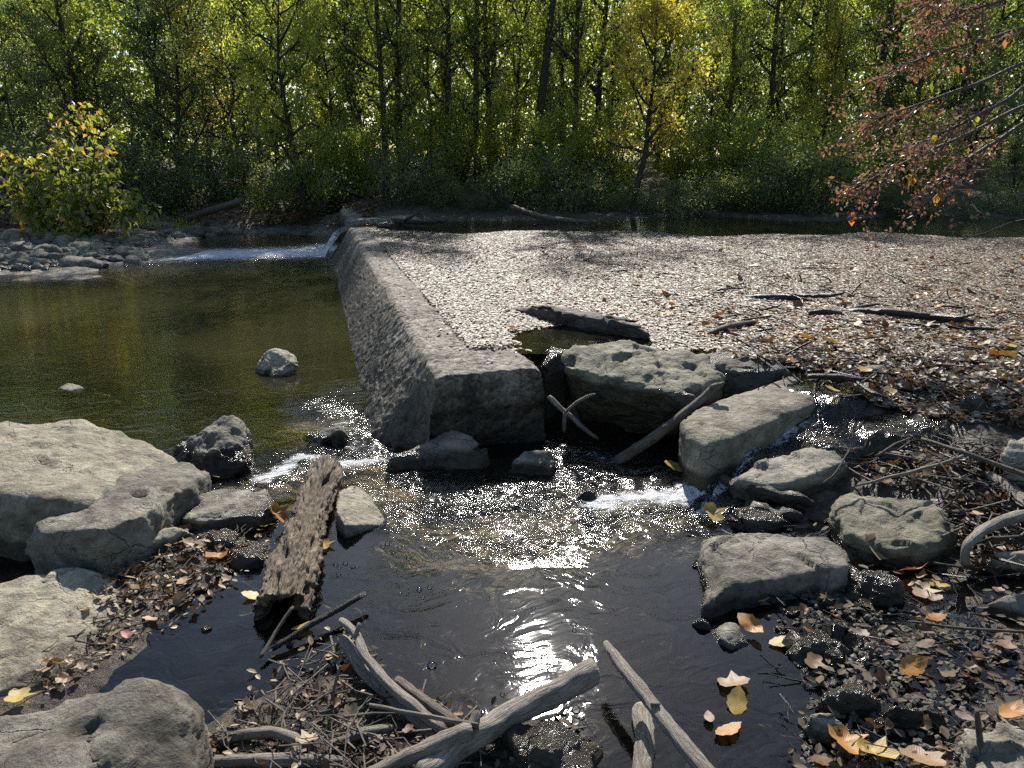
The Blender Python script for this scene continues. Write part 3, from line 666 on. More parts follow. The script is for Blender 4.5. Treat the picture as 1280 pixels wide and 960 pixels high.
rock('brown stone with dry leaf scraps at the foot of the flat-topped mossy rock', [(1050, 700, .08), (1075, 712, .1), (1120, 722, .09), (1110, 740, .06), (1070, 735, .06)], [(1060, 760, 0), (1115, 760, 0)], mat='dark_rock', rough=.05, wet=.1)
# stones on the gravel bar across the pool
for lab, pts in (('long dark pointed stone on the tip of the gravel bar', [(90, 318, .0), (100, 309, .16), (112, 312, .16), (126, 322, .06), (116, 327, .04)]),
                 ('grey lump beside the long pointed stone on the gravel bar', [(72, 327, .0), (80, 319, .1), (98, 320, .1), (104, 329, .03)]),
                 ('round grey stone second along the gravel bar edge', [(54, 328, .0), (62, 321, .1), (72, 323, .1), (76, 331, .02)]),
                 ('flat grey stone awash at the gravel bar edge', [(30, 333, .0), (45, 327, .06), (62, 330, .06), (60, 337, .0)]),
                 ('low pale stone at the far end of the gravel bar edge', [(8, 330, .05), (22, 324, .13), (40, 327, .12), (44, 336, .02)])):
    rock(lab, pts, [], zb=-.2, mat='grey_rock', rough=.05, wet=.0, vox=.035, soft=2)

# small stones: shared shapes, each an object of its own
PEB = []
for i in range(6):
    bm = bmesh.new(); bmesh.ops.create_icosphere(bm, subdivisions=3, radius=1.0)
    S = Vector((i * 7.1, 3.3, 1.9))
    for v in bm.verts:
        d = v.co.normalized()
        v.co = Vector((d.x, d.y * .72, d.z * .5)) * (1 + .28 * noise.noise(d * 1.5 + S) + .12 * noise.noise(d * 4 + S))
    m = bpy.data.meshes.new('stone'); bm.to_mesh(m); bm.free()
    m.polygons.foreach_set('use_smooth', [True] * len(m.polygons))
    PEB.append({k: m.copy() for k in ('grey_rock', 'dark_rock', 'tan_rock')})
    for k, mm in PEB[-1].items(): mm.materials.append(M[k])
def stones(n, region, size, label, group, mats=('grey_rock', 'dark_rock', 'tan_rock'), wet=-.2):
    for i in range(n):
        px, py = region()
        p = drop(px, py)
        o = add('stone', PEB[random.randrange(6)][random.choice(mats)])
        k = random.uniform(*size)
        o.location = (p.x, p.y, p.z + k * .12); o.scale = (k, k, k * random.uniform(.7, 1.1))
        o.rotation_euler = (random.uniform(-.25, .25), random.uniform(-.25, .25), random.uniform(0, 6.28))
        o['wet_shade_z'] = wet
        tag(o, label, 'stone', group)
def box(x0, y0, x1, y1): return lambda: (random.uniform(x0, x1), random.uniform(y0, y1))
def tri(a, b, w):
    def f():
        t = random.random(); return a[0] + (b[0] - a[0]) * t + random.uniform(-w, w) * 3, a[1] + (b[1] - a[1]) * t + random.uniform(-w, w)
    return f
stones(110, box(-5, 291, 178, 332), (.09, .27), 'rounded grey stone lying on the gravel bar across the pool', 'stones on the gravel bar')
stones(30, tri((160, 300), (300, 287), 4), (.1, .22), 'low stone along the curved far shore of the pool', 'stones along the far shore of the pool')
stones(26, tri((1000, 620), (1200, 780), 60), (.012, .035), 'small wet stone in the mud of the shallow margin', 'small stones in the shallow margin', ('dark_rock', 'grey_rock'), .3)
stones(14, tri((250, 690), (160, 800), 25), (.012, .03), 'small stone among leaf scraps at the pool edge', 'small stones in the leaf scraps', ('dark_rock', 'grey_rock'), .05)

# ------------------------------------------------------------------ wood
def crom(pts, n):
    P_ = [2 * pts[0] - pts[1]] + list(pts) + [2 * pts[-1] - pts[-2]]
    out = []
    for i in range(1, len(P_) - 2):
        for j in range(n):
            t = j / n; a, b, c, d = P_[i - 1:i + 3]
            out.append(.5 * ((2 * b) + (-a + c) * t + (2 * a - 5 * b + 4 * c - d) * t * t + (-a + 3 * b - 3 * c + d) * t ** 3))
    out.append(pts[-1])
    return out
class Tube:
    def __init__(s): s.V, s.F, s.U = [], [], []
    def add(s, pts, rad, sides=8, cap=True):
        base = len(s.V); up = Vector((0, 0, 1)); along = 0
        n = len(pts)
        pn = None
        for i, p in enumerate(pts):
            t = (pts[min(i + 1, n - 1)] - pts[max(i - 1, 0)])
            if t.length < 1e-9: t = Vector((0, 0, 1))
            t.normalize()
            if pn is None:
                pn = t.cross(Vector((0, 0, 1)) if abs(t.z) < .9 else Vector((1, 0, 0))).normalized()
            pn = (pn - t * pn.dot(t)).normalized(); b = t.cross(pn)
            if i: along += (p - pts[i - 1]).length
            for k in range(sides + 1):
                a = 2 * math.pi * k / sides
                s.V.append(p + (pn * math.cos(a) + b * math.sin(a)) * rad[i]); s.U.append((k / sides, along))
        q = sides + 1
        for i in range(n - 1):
            for k in range(sides):
                a = base + i * q + k
                s.F.append((a, a + 1, a + q + 1, a + q))
        if cap:
            for e, i in ((0, 0), (1, n - 1)):
                c = len(s.V); s.V.append(pts[i]); s.U.append((.5, 0))
                r0 = base + i * q
                for k in range(0, sides, 2):
                    s.F.append((c, r0 + k + 1, r0 + k, c) if False else ((r0 + k, c, r0 + (k + 2) % q if k + 2 <= sides else r0, r0 + k + 1) if e == 0 else (r0 + k, r0 + k + 1, r0 + min(k + 2, sides), c)))
    def mesh(s, name, material, bump=0.0, freq=6.0, groove=0.0):
        V = np.array([tuple(v) for v in s.V])
        if bump:
            for i, v in enumerate(s.V):
                u, w = s.U[i]
                a = 2 * math.pi * u
                d = noise.noise_vector(v * freq) * bump + noise.noise_vector(v * freq * 4) * bump * .35
                V[i] += d
        return mesh_np(name, V, s.F, uv=s.U, material=material)
def stick(name, label, paths, mat='bleached', sides=10, cat='stick', bump=.17, seg=7, group=None, flat=False):
    """paths: list of [(px, py, z, r), ...]; first is the main stem, others fork from it"""
    t = Tube()
    for pa in paths:
        pts = crom([P(a, b, c) for a, b, c, r in pa], seg)
        rr = [r for *_, r in pa]
        rad = [np.interp(i / (len(pts) - 1) * (len(rr) - 1), range(len(rr)), rr) for i in range(len(pts))]
        # broken, slightly pinched ends
        rad[0] *= .8; rad[-1] *= .7
        t.add(pts, rad, sides)
    r0 = paths[0][0][3]
    m = t.mesh(name, M[mat], max(.003, r0 * bump * 2), 9.0 if r0 > .03 else 16.0)
    o = add(name, m)
    c = P(*paths[0][0][:3])
    m.transform(Matrix.Translation(-c)); o.location = c
    return tag(o, label, cat, group)

# rotten log: deep lengthwise ridges, hollow broken end
def rotten_log():
    pts = crom([P(408, 588, .03), P(388, 645, .035), P(372, 700, .03), P(352, 768, .02)], 60)
    n, k = len(pts), 84
    V, U, Fc = [], [], []
    for i, p in enumerate(pts):
        t = i / (n - 1)
        ax = (pts[min(i + 1, n - 1)] - pts[max(i - 1, 0)]).normalized()
        sd = ax.cross(Vector((0, 0, 1))).normalized(); up = sd.cross(ax)
        r = .064 + .022 * t + .008 * math.sin(t * 9 + 1)
        for j in range(k):
            a = 2 * math.pi * j / k
            q = Vector((math.cos(a) * 3.4, math.sin(a) * 3.4, t * 2.3))
            rid = 1 - abs(noise.noise(q)) * 2
            rid2 = 1 - abs(noise.noise(Vector((q.x * 2.4, q.y * 2.4, t * 6.5 + 9)))) * 2
            chew = noise.noise(Vector((q.x * .8, q.y * .8, t * 11)))
            rr = r * (1 + .16 * rid + .13 * rid2 + .16 * chew)
            pit = max(0, noise.noise(Vector((q.x * 1.1 + 5, q.y * 1.1, t * 9 + 4))) - .28)
            rr -= pit * .16
            rr += .014 * noise.noise(Vector((q.x * 5, q.y * 5, t * 26))) + .008 * noise.noise(Vector((q.x * 9, q.y * 9, t * 60)))
            e = (.05 * noise.noise(Vector((math.cos(a) * 2, math.sin(a) * 2, 1 + t * 20))) if i in (0, n - 1) else 0)
            V.append(p + sd * math.cos(a) * rr + up * math.sin(a) * rr * 1.0 + ax * e); U.append((j / k * 3, t * .8))
        if i: Fc += [((i - 1) * k + j, (i - 1) * k + (j + 1) % k, i * k + (j + 1) % k, i * k + j) for j in range(k)]
    # hollow ends: rings pushed inward
    for end, i0, sgn in ((0, 0, 1), (1, (n - 1) * k, -1)):
        prev = list(range(i0, i0 + k)); c = pts[0 if end == 0 else -1]
        ax = (pts[1] - pts[0]).normalized() if end == 0 else (pts[-1] - pts[-2]).normalized()
        for rr, dd in ((.72, .01), (.62, .1), (.3, .17), (.02, .18)):
            cur = []
            for j in range(k):
                v = V[i0 + j]; cur.append(len(V))
                V.append(c + (v - c) * rr * (1 + .2 * noise.noise(v * 14)) + ax * sgn * dd); U.append((j / k * 3, rr))
            Fc += [((prev[j], cur[j], cur[(j + 1) % k], prev[(j + 1) % k]) if end == 0 else (prev[j], prev[(j + 1) % k], cur[(j + 1) % k], cur[j])) for j in range(k)]
            prev = cur
    m = mesh_np('rotten_log', np.array([tuple(v) for v in V]), Fc, uv=U, material=M['rotten'])
    o = add('rotten_log', m)
    c = pts[n // 2]; m.transform(Matrix.Translation(-c)); o.location = c
    return tag(o, 'thick rotten crumbling log lying between the thin slab and the riffle', 'log')
rotten_log()

stick('driftwood_log', 'dark weathered root log lying at the pond edge beside the dam', [[(645, 388, .42, .03), (690, 394, .46, .07), (740, 404, .46, .08), (790, 416, .44, .06), (812, 424, .42, .02)], [(700, 394, .5, .03), (690, 384, .53, .02), (664, 384, .5, .008)], [(760, 405, .52, .03), (800, 410, .5, .01)], [(700, 396, .48, .05), (760, 400, .5, .04), (795, 404, .5, .012)]], 'oldwood', 16, 'log', .32)
stick('driftwood_stick', 'straight grey stick slanting from the mossy boulder down into the stream', [[(893, 484, .4, .022), (862, 512, .29, .026), (818, 546, .15, .029), (766, 580, -.02, .03)], [(889, 486, .4, .02), (905, 478, .43, .012)]], 'brownwood', 10)
stick('driftwood_stick', 'forked pale stick wedged against the end of the concrete dam', [[(686, 496, .3, .016), (715, 522, .18, .014), (748, 550, .02, .011)], [(706, 516, .22, .01), (725, 500, .31, .009), (744, 492, .36, .007)], [(706, 516, .22, .012), (705, 540, .08, .012)]], 'bleached', 8)
stick('driftwood_branch', 'large smooth bleached driftwood branch with a broken knobby tip over the water', [[(744, 838, .15, .034), (722, 850, .14, .04), (690, 870, .12, .036), (640, 894, .1, .036), (585, 925, .08, .036), (520, 975, .06, .036)], [(590, 915, .12, .026), (540, 934, .1, .022), (470, 962, .08, .018), (420, 985, .06, .016)], [(590, 912, .12, .018), (594, 888, .15, .012)]], 'bleached', 16, 'branch', .17)
stick('driftwood_branch', 'crooked forked branch rising from the twig heap beside the bleached driftwood', [[(427, 774, .1, .012), (446, 795, .1, .015), (460, 825, .1, .016), (500, 868, .08, .017), (556, 916, .05, .018)], [(444, 795, .11, .008), (450, 778, .14, .006)], [(428, 798, .05, .02), (455, 838, .05, .022), (500, 880, .04, .022), (545, 925, .03, .02)]], 'bleached', 10, 'branch')
stick('driftwood_stick', 'thin bare twig crossing over the forked branch', [[(462, 881, .13, .006), (520, 893, .13, .007), (597, 906, .14, .007)]], 'bleached', 7)
stick('driftwood_branch', 'brown crooked branch under the thin bare twig', [[(496, 850, .06, .014), (530, 875, .07, .016), (570, 905, .06, .018), (600, 935, .04, .018)]], 'brownwood', 9, 'branch')
stick('driftwood_pole', 'long straight pole with a splintered end leaning out over the pool', [[(757, 803, .12, .012), (772, 825, .12, .018), (806, 868, .12, .02), (850, 925, .12, .022), (900, 985, .12, .024)], [(816, 880, .135, .012), (824, 880, .15, .006)]], 'bleached', 12, 'pole')
stick('driftwood_log', 'short thick pale log lying under the long straight pole', [[(802, 884, .01, .028), (805, 920, .015, .031), (803, 985, .02, .033)]], 'bleached', 14, 'log')
stick('driftwood_stick', 'dark flat stick resting across the foot of the rotten log', [[(340, 812, .02, .01), (390, 780, .04, .012), (457, 742, .05, .012)]], 'wetwood', 7)
stick('driftwood_stick', 'short dark stick leaning on the broken end of the rotten log', [[(325, 822, .02, .006), (345, 790, .05, .007), (366, 758, .1, .006)]], 'brownwood', 7)
stick('driftwood_stick', 'horizontal bleached stick lying along the bottom of the twig heap', [[(240, 952, .04, .016), (330, 950, .05, .019), (430, 952, .05, .017)]], 'bleached', 10)
stick('driftwood_branch', 'bent bleached branch with an elbow in the twig heap', [[(262, 930, .03, .014), (330, 915, .07, .016), (372, 925, .06, .016), (405, 952, .02, .014)]], 'bleached', 10, 'branch')
stick('driftwood_stick', 'stubby forked bleached stick in the twig heap beside the bent branch', [[(410, 932, .04, .014), (450, 918, .05, .016), (490, 910, .05, .014)], [(450, 918, .05, .01), (462, 930, .03, .008)]], 'bleached', 9)
stick('driftwood_stick', 'thin upright twig stuck in the leaf scraps of the twig heap', [[(412, 888, .02, .006), (420, 850, .1, .005), (426, 832, .14, .004)]], 'bleached', 6)
stick('driftwood_stick', 'short bare stub standing in leaves beside the blocky boulder', [[(128, 702, .03, .007), (126, 688, .08, .006), (123, 676, .12, .005)]], 'bleached', 7)
stick('driftwood_stick', 'upright grey stick poking out of the muddy bank', [[(1226, 965, .05, .009), (1225, 925, .13, .009), (1221, 889, .21, .007)]], 'brownwood', 8)
stick('driftwood_stick', 'long thin pale branch lying across the driftwood heap', [[(1068, 608, .2, .006), (1130, 592, .26, .008), (1190, 575, .29, .008), (1234, 556, .32, .005)]], 'bleached', 7)
stick('driftwood_stick', 'long grey stick sloping from the stream to the round-shouldered rock', [[(1152, 548, .33, .008), (1200, 564, .33, .011), (1250, 582, .31, .012), (1300, 600, .29, .013)]], 'brownwood', 8)
stick('driftwood_log', 'bleached split log end at the edge of the driftwood heap', [[(1236, 592, .22, .02), (1262, 612, .2, .026), (1300, 640, .19, .028)]], 'bleached', 11, 'log')
stick('driftwood_branch', 'curved bleached branch hooking down at the end of the driftwood heap', [[(1206, 706, .08, .016), (1208, 685, .15, .018), (1228, 664, .19, .022), (1264, 648, .21, .024), (1310, 640, .22, .024)]], 'bleached', 11, 'branch')
stick('driftwood_stick', 'thin arching twig over the flat-topped mossy rock', [[(1200, 640, .22, .003), (1190, 600, .32, .004), (1170, 575, .36, .004), (1150, 580, .3, .003)]], 'brownwood', 5)
stick('driftwood_stick', 'short brown stick above the wet slab', [[(1096, 570, .28, .006), (1118, 556, .31, .006), (1138, 547, .33, .004)]], 'brownwood', 6)
stick('driftwood_stick', 'slim twig crossing the wet slab', [[(1028, 605, .2, .005), (1045, 590, .25, .005), (1062, 562, .32, .004)]], 'brownwood', 6)
stick('broken_bark', 'dark broken slab of rotten bark beside the wet slab', [[(905, 598, .1, .03), (940, 612, .1, .04), (985, 622, .1, .03), (1018, 630, .08, .015)]], 'wetwood', 9, 'bark', .4)
stick('broken_bark', 'splintered black bark lying under the wet slab', [[(930, 632, .05, .025), (965, 640, .06, .03), (1006, 648, .05, .02)]], 'wetwood', 9, 'bark', .4)
stick('driftwood_stick', 'short curved brown stick floating on the pond leaves', [[(886, 418, .43, .02), (910, 408, .46, .025), (946, 402, .44, .016)]], 'brownwood', 9)
stick('driftwood_branch', 'thin dark forked branch afloat far out on the leaf-covered pond', [[(936, 372, .43, .03), (985, 372, .45, .03), (1010, 376, .43, .02)], [(985, 368, .46, .02), (1030, 370, .48, .02), (1055, 366, .53, .012)]], 'wetwood', 8, 'branch')
stick('driftwood_branch', 'long dark waterlogged branch across the leaf-covered pond', [[(1060, 388, .43, .02), (1110, 390, .46, .03), (1165, 396, .46, .03), (1218, 402, .45, .02)], [(1165, 394, .48, .02), (1200, 396, .52, .015), (1218, 392, .58, .01)], [(1070, 384, .45, .02), (1100, 380, .47, .01)]], 'wetwood', 8, 'branch')
stick('driftwood_stick', 'dark chunky stick half sunk among the pond leaves', [[(1010, 392, .43, .025), (1030, 390, .45, .03), (1052, 392, .43, .02)]], 'wetwood', 8)
stick('driftwood_stick', 'slender stick lying behind the long waterlogged branch', [[(1110, 402, .43, .012), (1180, 408, .45, .014), (1250, 412, .44, .01)]], 'wetwood', 6)
stick('driftwood_stick', 'dead twig standing up from the pond leaves', [[(930, 372, .42, .008), (934, 355, .5, .007), (939, 336, .62, .004)], [(933, 360, .49, .005), (926, 340, .6, .003)]], 'wetwood', 5)
stick('driftwood_stick', 'low dark stick along the pond outlet behind the tilted slab', [[(1010, 470, .42, .015), (1050, 472, .44, .02), (1086, 476, .43, .014)]], 'wetwood', 8)
stick('driftwood_stick', 'stick bridging the pond outlet among brown leaves', [[(1060, 470, .43, .008), (1090, 490, .42, .01), (1110, 498, .4, .007)], [(1075, 480, .43, .006), (1100, 462, .48, .004)]], 'wetwood', 6)
stick('driftwood_stick', 'long thin wand reaching down the muddy bank', [[(1135, 776, .05, .004), (1210, 786, .07, .005), (1300, 790, .09, .005)]], 'brownwood', 6)
stick('fallen_log', 'grey fallen trunk lying on the far wooded bank of the pool', [[(232, 274, .3, .06), (262, 264, .5, .08), (304, 250, .9, .06)]], 'oldwood', 10, 'log')
stick('fallen_branch', 'pale dead branch reaching from the shaded bank into the pond', [[(640, 258, .8, .05), (665, 268, .6, .06), (696, 274, .5, .05), (735, 277, .45, .03)]], 'brownwood', 8, 'branch')
stick('fallen_branch', 'dark dead limb lying on the water under the far bank shrubs', [[(470, 274, .5, .06), (520, 278, .48, .05), (560, 276, .5, .03)], [(505, 276, .5, .03), (525, 266, .8, .015)]], 'bark', 8, 'branch')
stick('driftwood_stick', 'dark block of wood at the far end of the dam', [[(472, 283, .5, .06), (482, 282, .52, .07), (492, 282, .52, .06)]], 'wetwood', 8)

# ------------------------------------------------------------------ fallen leaves
def rotm(n, tilt, r=None):
    r = r or rng
    yaw = r.uniform(0, 2 * np.pi, n); tl = r.normal(0, 1, n) * tilt; rl = r.normal(0, 1, n) * tilt
    cy_, sy_ = np.cos(yaw), np.sin(yaw); ct, st = np.cos(tl), np.sin(tl); cr, sr = np.cos(rl), np.sin(rl)
    Z = np.zeros(n); O = np.ones(n)
    Rz = np.stack([np.stack([cy_, -sy_, Z], -1), np.stack([sy_, cy_, Z], -1), np.stack([Z, Z, O], -1)], 1)
    Ry = np.stack([np.stack([ct, Z, st], -1), np.stack([Z, O, Z], -1), np.stack([-st, Z, ct], -1)], 1)
    Rx = np.stack([np.stack([O, Z, Z], -1), np.stack([Z, cr, -sr], -1), np.stack([Z, sr, cr], -1)], 1)
    return Rz @ Ry @ Rx
def bake(name, tv, tf, loc, rot, scale, tint, material, tuv=None):
    tv = np.asarray(tv, float); tf = np.asarray(tf); n, k = len(loc), len(tv)
    V = np.einsum('nij,kj->nki', rot, tv) * np.asarray(scale).reshape(-1, 1, 1) + loc[:, None, :]
    Fc = (tf[None] + (np.arange(n) * k)[:, None, None]).reshape(-1, tf.shape[1])
    return mesh_np(name, V.reshape(-1, 3), Fc, smooth=False, attrs={'tint': ('FACE', np.repeat(tint, len(tf)))}, material=material,
                   uv=None if tuv is None else np.tile(np.asarray(tuv), (n, 1)))
OV = np.array([(-.5, 0, 0), (-.22, -.24, .06), (.2, -.2, .07), (.5, 0, .03), (.2, .2, .05), (-.22, .24, .08)])
OVF = np.array([(0, 1, 2, 3), (0, 3, 4, 5)])
KITE = np.array([(0, 0, 0), (.42, -.3, .06), (1, 0, -.06), (.42, .3, .06)]); KITEF = np.array([(0, 1, 2, 3)])

# the floating mat on the pond
def pond_mask(x, y):
    s, n = sn(x, y)
    edge = 13.4 + .35 * np.sin(x * 1.3) + .25 * np.sin(x * 3.1 + 1) - .12 * (x - 2)
    d = noise_edge(x, y)
    front = 4.85 + .12 * np.sin(x * 2.1) + .15 * d
    ok = (n > .3) & (y < edge) & (y > front) & (x < y * .78 + .8)
    open_ = ((x - .5) / .5) ** 2 + ((y - 5.1) / .5) ** 2 < 1 + .5 * d      # clear water beside the dam end
    return ok & ~open_
def noise_edge(x, y): return np.sin(x * 4.3 + np.sin(y * 3.7)) * .6 + np.sin(x * 9.1 - y * 7.3) * .4
N = 560000
x = rng.uniform(-3.2, 11.5, N); y = 4.6 + 9.2 * rng.uniform(0, 1, N) ** 1.15
k = pond_mask(x, y)
low = np.sin(x * 1.7 + 2 * np.sin(y * 1.1)) + np.sin(y * 2.3 - x * .6 + 1.3 * np.sin(x * 2.9)) + .6 * np.sin(x * 5.1 + y * 4.3)
k &= rng.uniform(-3.2, 1.2, N) < low + 1.6
x, y = x[k][:240000], y[k][:240000]
n = len(x)
far = np.clip((y - 5) / 8, 0, 1)
loc = np.stack([x, y, POND + .002 + rng.uniform(0, .014, n)], 1)
s_, n_ = sn(x, y); loc[:, 2] += np.where(n_ < DAM_W + .02, .045, 0)
sz = rng.uniform(.017, .044, n) * (1 + .3 * far) * np.where(rng.uniform(0, 1, n) < .06, 1.5, 1)
low = np.sin(x * 1.7 + 2 * np.sin(y * 1.1)) + np.sin(y * 2.3 - x * .6 + 1.3 * np.sin(x * 2.9))
tn = np.clip(rng.normal(.42, .31, n) + .2 * rng.uniform(0, 1, n) * (1 - far) - .07 * low, 0, 1)
mat_o = add('floating_leaves', bake('floating_leaves', OV, OVF, loc, rotm(n, .085), sz, tn, M['mat_leaf']))
tag(mat_o, 'dense pale mat of fallen leaves floating on the pond', 'leaves', kind='stuff')

def poly_pts(poly, n):
    poly = np.array(poly, float); out = []
    lo, hi = poly.min(0), poly.max(0)
    while len(out) < n:
        p = rng.uniform(lo, hi, (n, 2)); ins = np.zeros(n, bool)
        for (a, b), (c, d) in zip(poly, np.roll(poly, -1, 0)):
            ins ^= ((b > p[:, 1]) != (d > p[:, 1])) & (p[:, 0] < (c - a) * (p[:, 1] - b) / (d - b + 1e-12) + a)
        out += list(p[ins])
    return np.array(out[:n])
def litter(name, label, poly, n, size, tint, tilt, material, lift=(.0, .02)):
    loc = drop_many(poly_pts(poly, n)); loc[:, 2] += rng.uniform(*lift, n)
    return tag(add(name, bake(name, OV, OVF, loc, rotm(n, tilt), rng.uniform(*size, n), np.clip(rng.normal(*tint, n), 0, 1), material)), label, 'leaves', kind='stuff')
litter('rusty_leaves', 'small rust-brown leaves strewn over the pale floating mat', [(560, 300), (1290, 300), (1290, 430), (900, 430), (780, 400), (640, 370)], 1500, (.04, .09), (.5, .3), .25, M['orange_leaf'], (.008, .02))
litter('outlet_leaves', 'brown wet leaves choking the pond outlet', [(880, 440), (960, 425), (1290, 400), (1290, 540), (1200, 530), (1100, 510), (1040, 470)], 4200, (.025, .07), (.68, .25), .4, M['mat_leaf'])
litter('bank_leaves', 'leaf scraps caught among the driftwood twigs', [(1040, 600), (1150, 560), (1290, 560), (1290, 720), (1200, 720), (1180, 620)], 420, (.02, .06), (.3, .3), .6, M['brown_leaf'], (.0, .05))
litter('bank_leaves', 'dark leaves plastered over the muddy margin', [(900, 650), (1060, 640), (1290, 720), (1290, 970), (980, 970), (1010, 830), (940, 760)], 420, (.015, .055), (.4, .3), .25, M['sunk_leaf'])
litter('slab_leaves', 'leaf scraps along the edge of the broad low tan rock', [(90, 700), (200, 670), (330, 650), (340, 700), (230, 780), (120, 840), (60, 880), (40, 850), (110, 790)], 420, (.01, .04), (.4, .3), .4, M['tan_leaf'], (.0, .02))
litter('slab_leaves', 'brown leaf scraps in the crevices by the blocky boulder', [(90, 700), (220, 660), (300, 700), (200, 760), (120, 770)], 260, (.012, .05), (.4, .3), .6, M['brown_leaf'], (.0, .04))
litter('heap_leaves', 'sodden leaf scraps in the twig heap', [(310, 880), (430, 770), (500, 860), (740, 905), (740, 970), (240, 970)], 260, (.012, .045), (.4, .3), .5, M['sunk_leaf'], (.0, .025))
litter('heap_leaves', 'pale leaf scraps in the twig heap', [(340, 800), (430, 770), (470, 860), (600, 900), (560, 970), (240, 970)], 160, (.012, .04), (.4, .3), .4, M['tan_leaf'], (.0, .04))
xs = rng.uniform(.08, .6, 420); ss = rng.uniform(.1, 9, 420)
q = np.array([from_sn(a, b) for a, b in zip(ss, xs)])
tag(add('dam_scraps', bake('dam_scraps', OV, OVF, np.column_stack([q, np.full(420, .466)]), rotm(420, .2), rng.uniform(.012, .05, 420), rng.uniform(0, 1, 420), M['brown_leaf'])), 'small brown leaf scraps scattered on top of the concrete dam', 'leaves', kind='stuff')
litter('far_litter', 'brown leaf litter covering the far wooded bank', [(-10, 262), (200, 268), (330, 262), (470, 255), (470, 284), (400, 282), (260, 284), (150, 292), (-10, 296)], 5000, (.06, .14), (.45, .3), .3, M['brown_leaf'], (0, .04))
# leaves sunk on the bed of the clear pool
pts = P
loc = drop_many(poly_pts([(300, 760), (480, 680), (880, 680), (900, 800), (1000, 960), (560, 960), (250, 900)], 700))
w_, g_ = levels(loc[:, 0], loc[:, 1]); loc[:, 2] = g_ + .012
k = g_ < w_ - .015; loc = loc[k]; n = len(loc)
tag(add('sunken_leaves', bake('sunken_leaves', OV, OVF, loc, rotm(n, .15), rng.uniform(.05, .13, n), rng.uniform(0, 1, n), M['sunk_leaf'])), 'dark leaves lying on the bed of the clear pool', 'leaves', kind='stuff')

def leaf_template(kind, seed, curl):
    """an outline of a fallen leaf, curled, with uv (along, across)"""
    r = random.Random(seed)
    if kind == 'lobed':
        tips = [(0, -.5), (28, .34), (55, .5), (78, .36), (103, .56), (128, .34), (152, .3)]
        half = []
        for a, L in ((14, .4), (30, .34), (46, .42), (62, .5), (78, .42), (96, .38), (116, .46), (138, .36), (160, .28)):
            half.append((math.radians(a), L * r.uniform(.9, 1.1)))
        ang = [(0, .62)] + half + [(math.pi, .2)] + [(2 * math.pi - a, L * r.uniform(.9, 1.1)) for a, L in half[::-1]]
        rim = [(math.cos(a) * L, math.sin(a) * L) for a, L in ang]
    else:
        k = 9; half = []
        for i in range(k + 1):
            t = i / k; half.append((-.5 + t, .27 * math.sin(math.pi * t ** .85) * (1 + (.12 if i % 2 else -.06)) * r.uniform(.93, 1.07)))
        rim = [(a, b) for a, b in half] + [(a, -b) for a, b in half[-2:0:-1]]
    bm = bmesh.new()
    c = bm.verts.new((0, 0, 0)); ring = [bm.verts.new((a, b, 0)) for a, b in rim]; mid = [bm.verts.new((a * .55, b * .55, 0)) for a, b in rim]
    m_ = len(rim)
    for i in range(m_):
        j = (i + 1) % m_
        bm.faces.new((mid[i], ring[i], ring[j], mid[j])); bm.faces.new((c, mid[i], mid[j]))
    uv = bm.loops.layers.uv.new('UVMap')
    for f_ in bm.faces:
        f_.smooth = True
        for l in f_.loops: l[uv].uv = (l.vert.co.x, l.vert.co.y)
    ph = r.uniform(0, 6)
    for v in bm.verts:
        x_, y_ = v.co.x, v.co.y
        v.co.z = curl * (1.1 * y_ * y_ + .5 * x_ * x_) + .05 * curl * math.sin(9 * x_ + ph) + .07 * curl * math.sin(7 * y_ - ph) + .03 * noise.noise(Vector((x_ * 5, y_ * 5, seed)))
    m = bpy.data.meshes.new('fallen_leaf'); bm.to_mesh(m); bm.free()
    return m
LT = {}
for mk in ('tan_leaf', 'brown_leaf', 'yellow_leaf', 'orange_leaf', 'pink_leaf'):
    LT[mk] = []
    for i, (kd, cu) in enumerate((('oval', .25), ('oval', .9), ('lobed', .35), ('lobed', 1.0), ('oval', 1.6))):
        m = leaf_template(kd, i * 3 + 1, cu); m.materials.append(M[mk]); LT[mk].append(m)
def leaf(px, py, size, mk, shape, label, group=None, tilt=.15, yaw=None, lift=.012, z=None, roll=None):
    p = drop(px, py) if z is None else P(px, py, z)
    o = add('fallen_leaf', LT[mk][shape])
    o.location = (p.x, p.y, p.z + lift); o.scale = (size, size, size)
    o.rotation_euler = (random.gauss(0, tilt) if roll is None else roll, random.gauss(0, tilt), random.uniform(0, 6.28) if yaw is None else yaw)
    return tag(o, label, 'leaf', group)
leaf(889, 650, .12, 'yellow_leaf', 3, 'bright yellow lobed leaf perched where the stream meets the pool', roll=.5, yaw=.3, lift=.03)
leaf(917, 858, .12, 'tan_leaf', 2, 'tan leaf stuck on wet pebbles in the shallows, upper of an overlapping pair', yaw=1.4)
leaf(921, 880, .11, 'yellow_leaf', 0, 'pale yellow leaf in the shallows overlapped by a tan leaf', yaw=1.2)
leaf(911, 916, .10, 'orange_leaf', 0, 'curled copper leaf floating alone below the overlapping pair', yaw=.5)
leaf(886, 900, .055, 'tan_leaf', 0, 'narrow cream leaf floating beside the curled copper leaf', yaw=1.5)
leaf(1138, 845, .12, 'orange_leaf', 1, 'bright orange leaf folded upright against black wet rock', roll=.7, yaw=.4, lift=.04)
leaf(1088, 702, .13, 'tan_leaf', 3, 'curled tan leaf standing at the foot of the flat-topped mossy rock', roll=.7, yaw=.4, lift=.06)
leaf(1102, 698, .11, 'orange_leaf', 1, 'ochre leaf propped behind the curled tan leaf', roll=.8, yaw=.9, lift=.06)
leaf(1150, 742, .12, 'tan_leaf', 2, 'flat cream leaf with a yellow one beside it on dark mud', yaw=-.4)
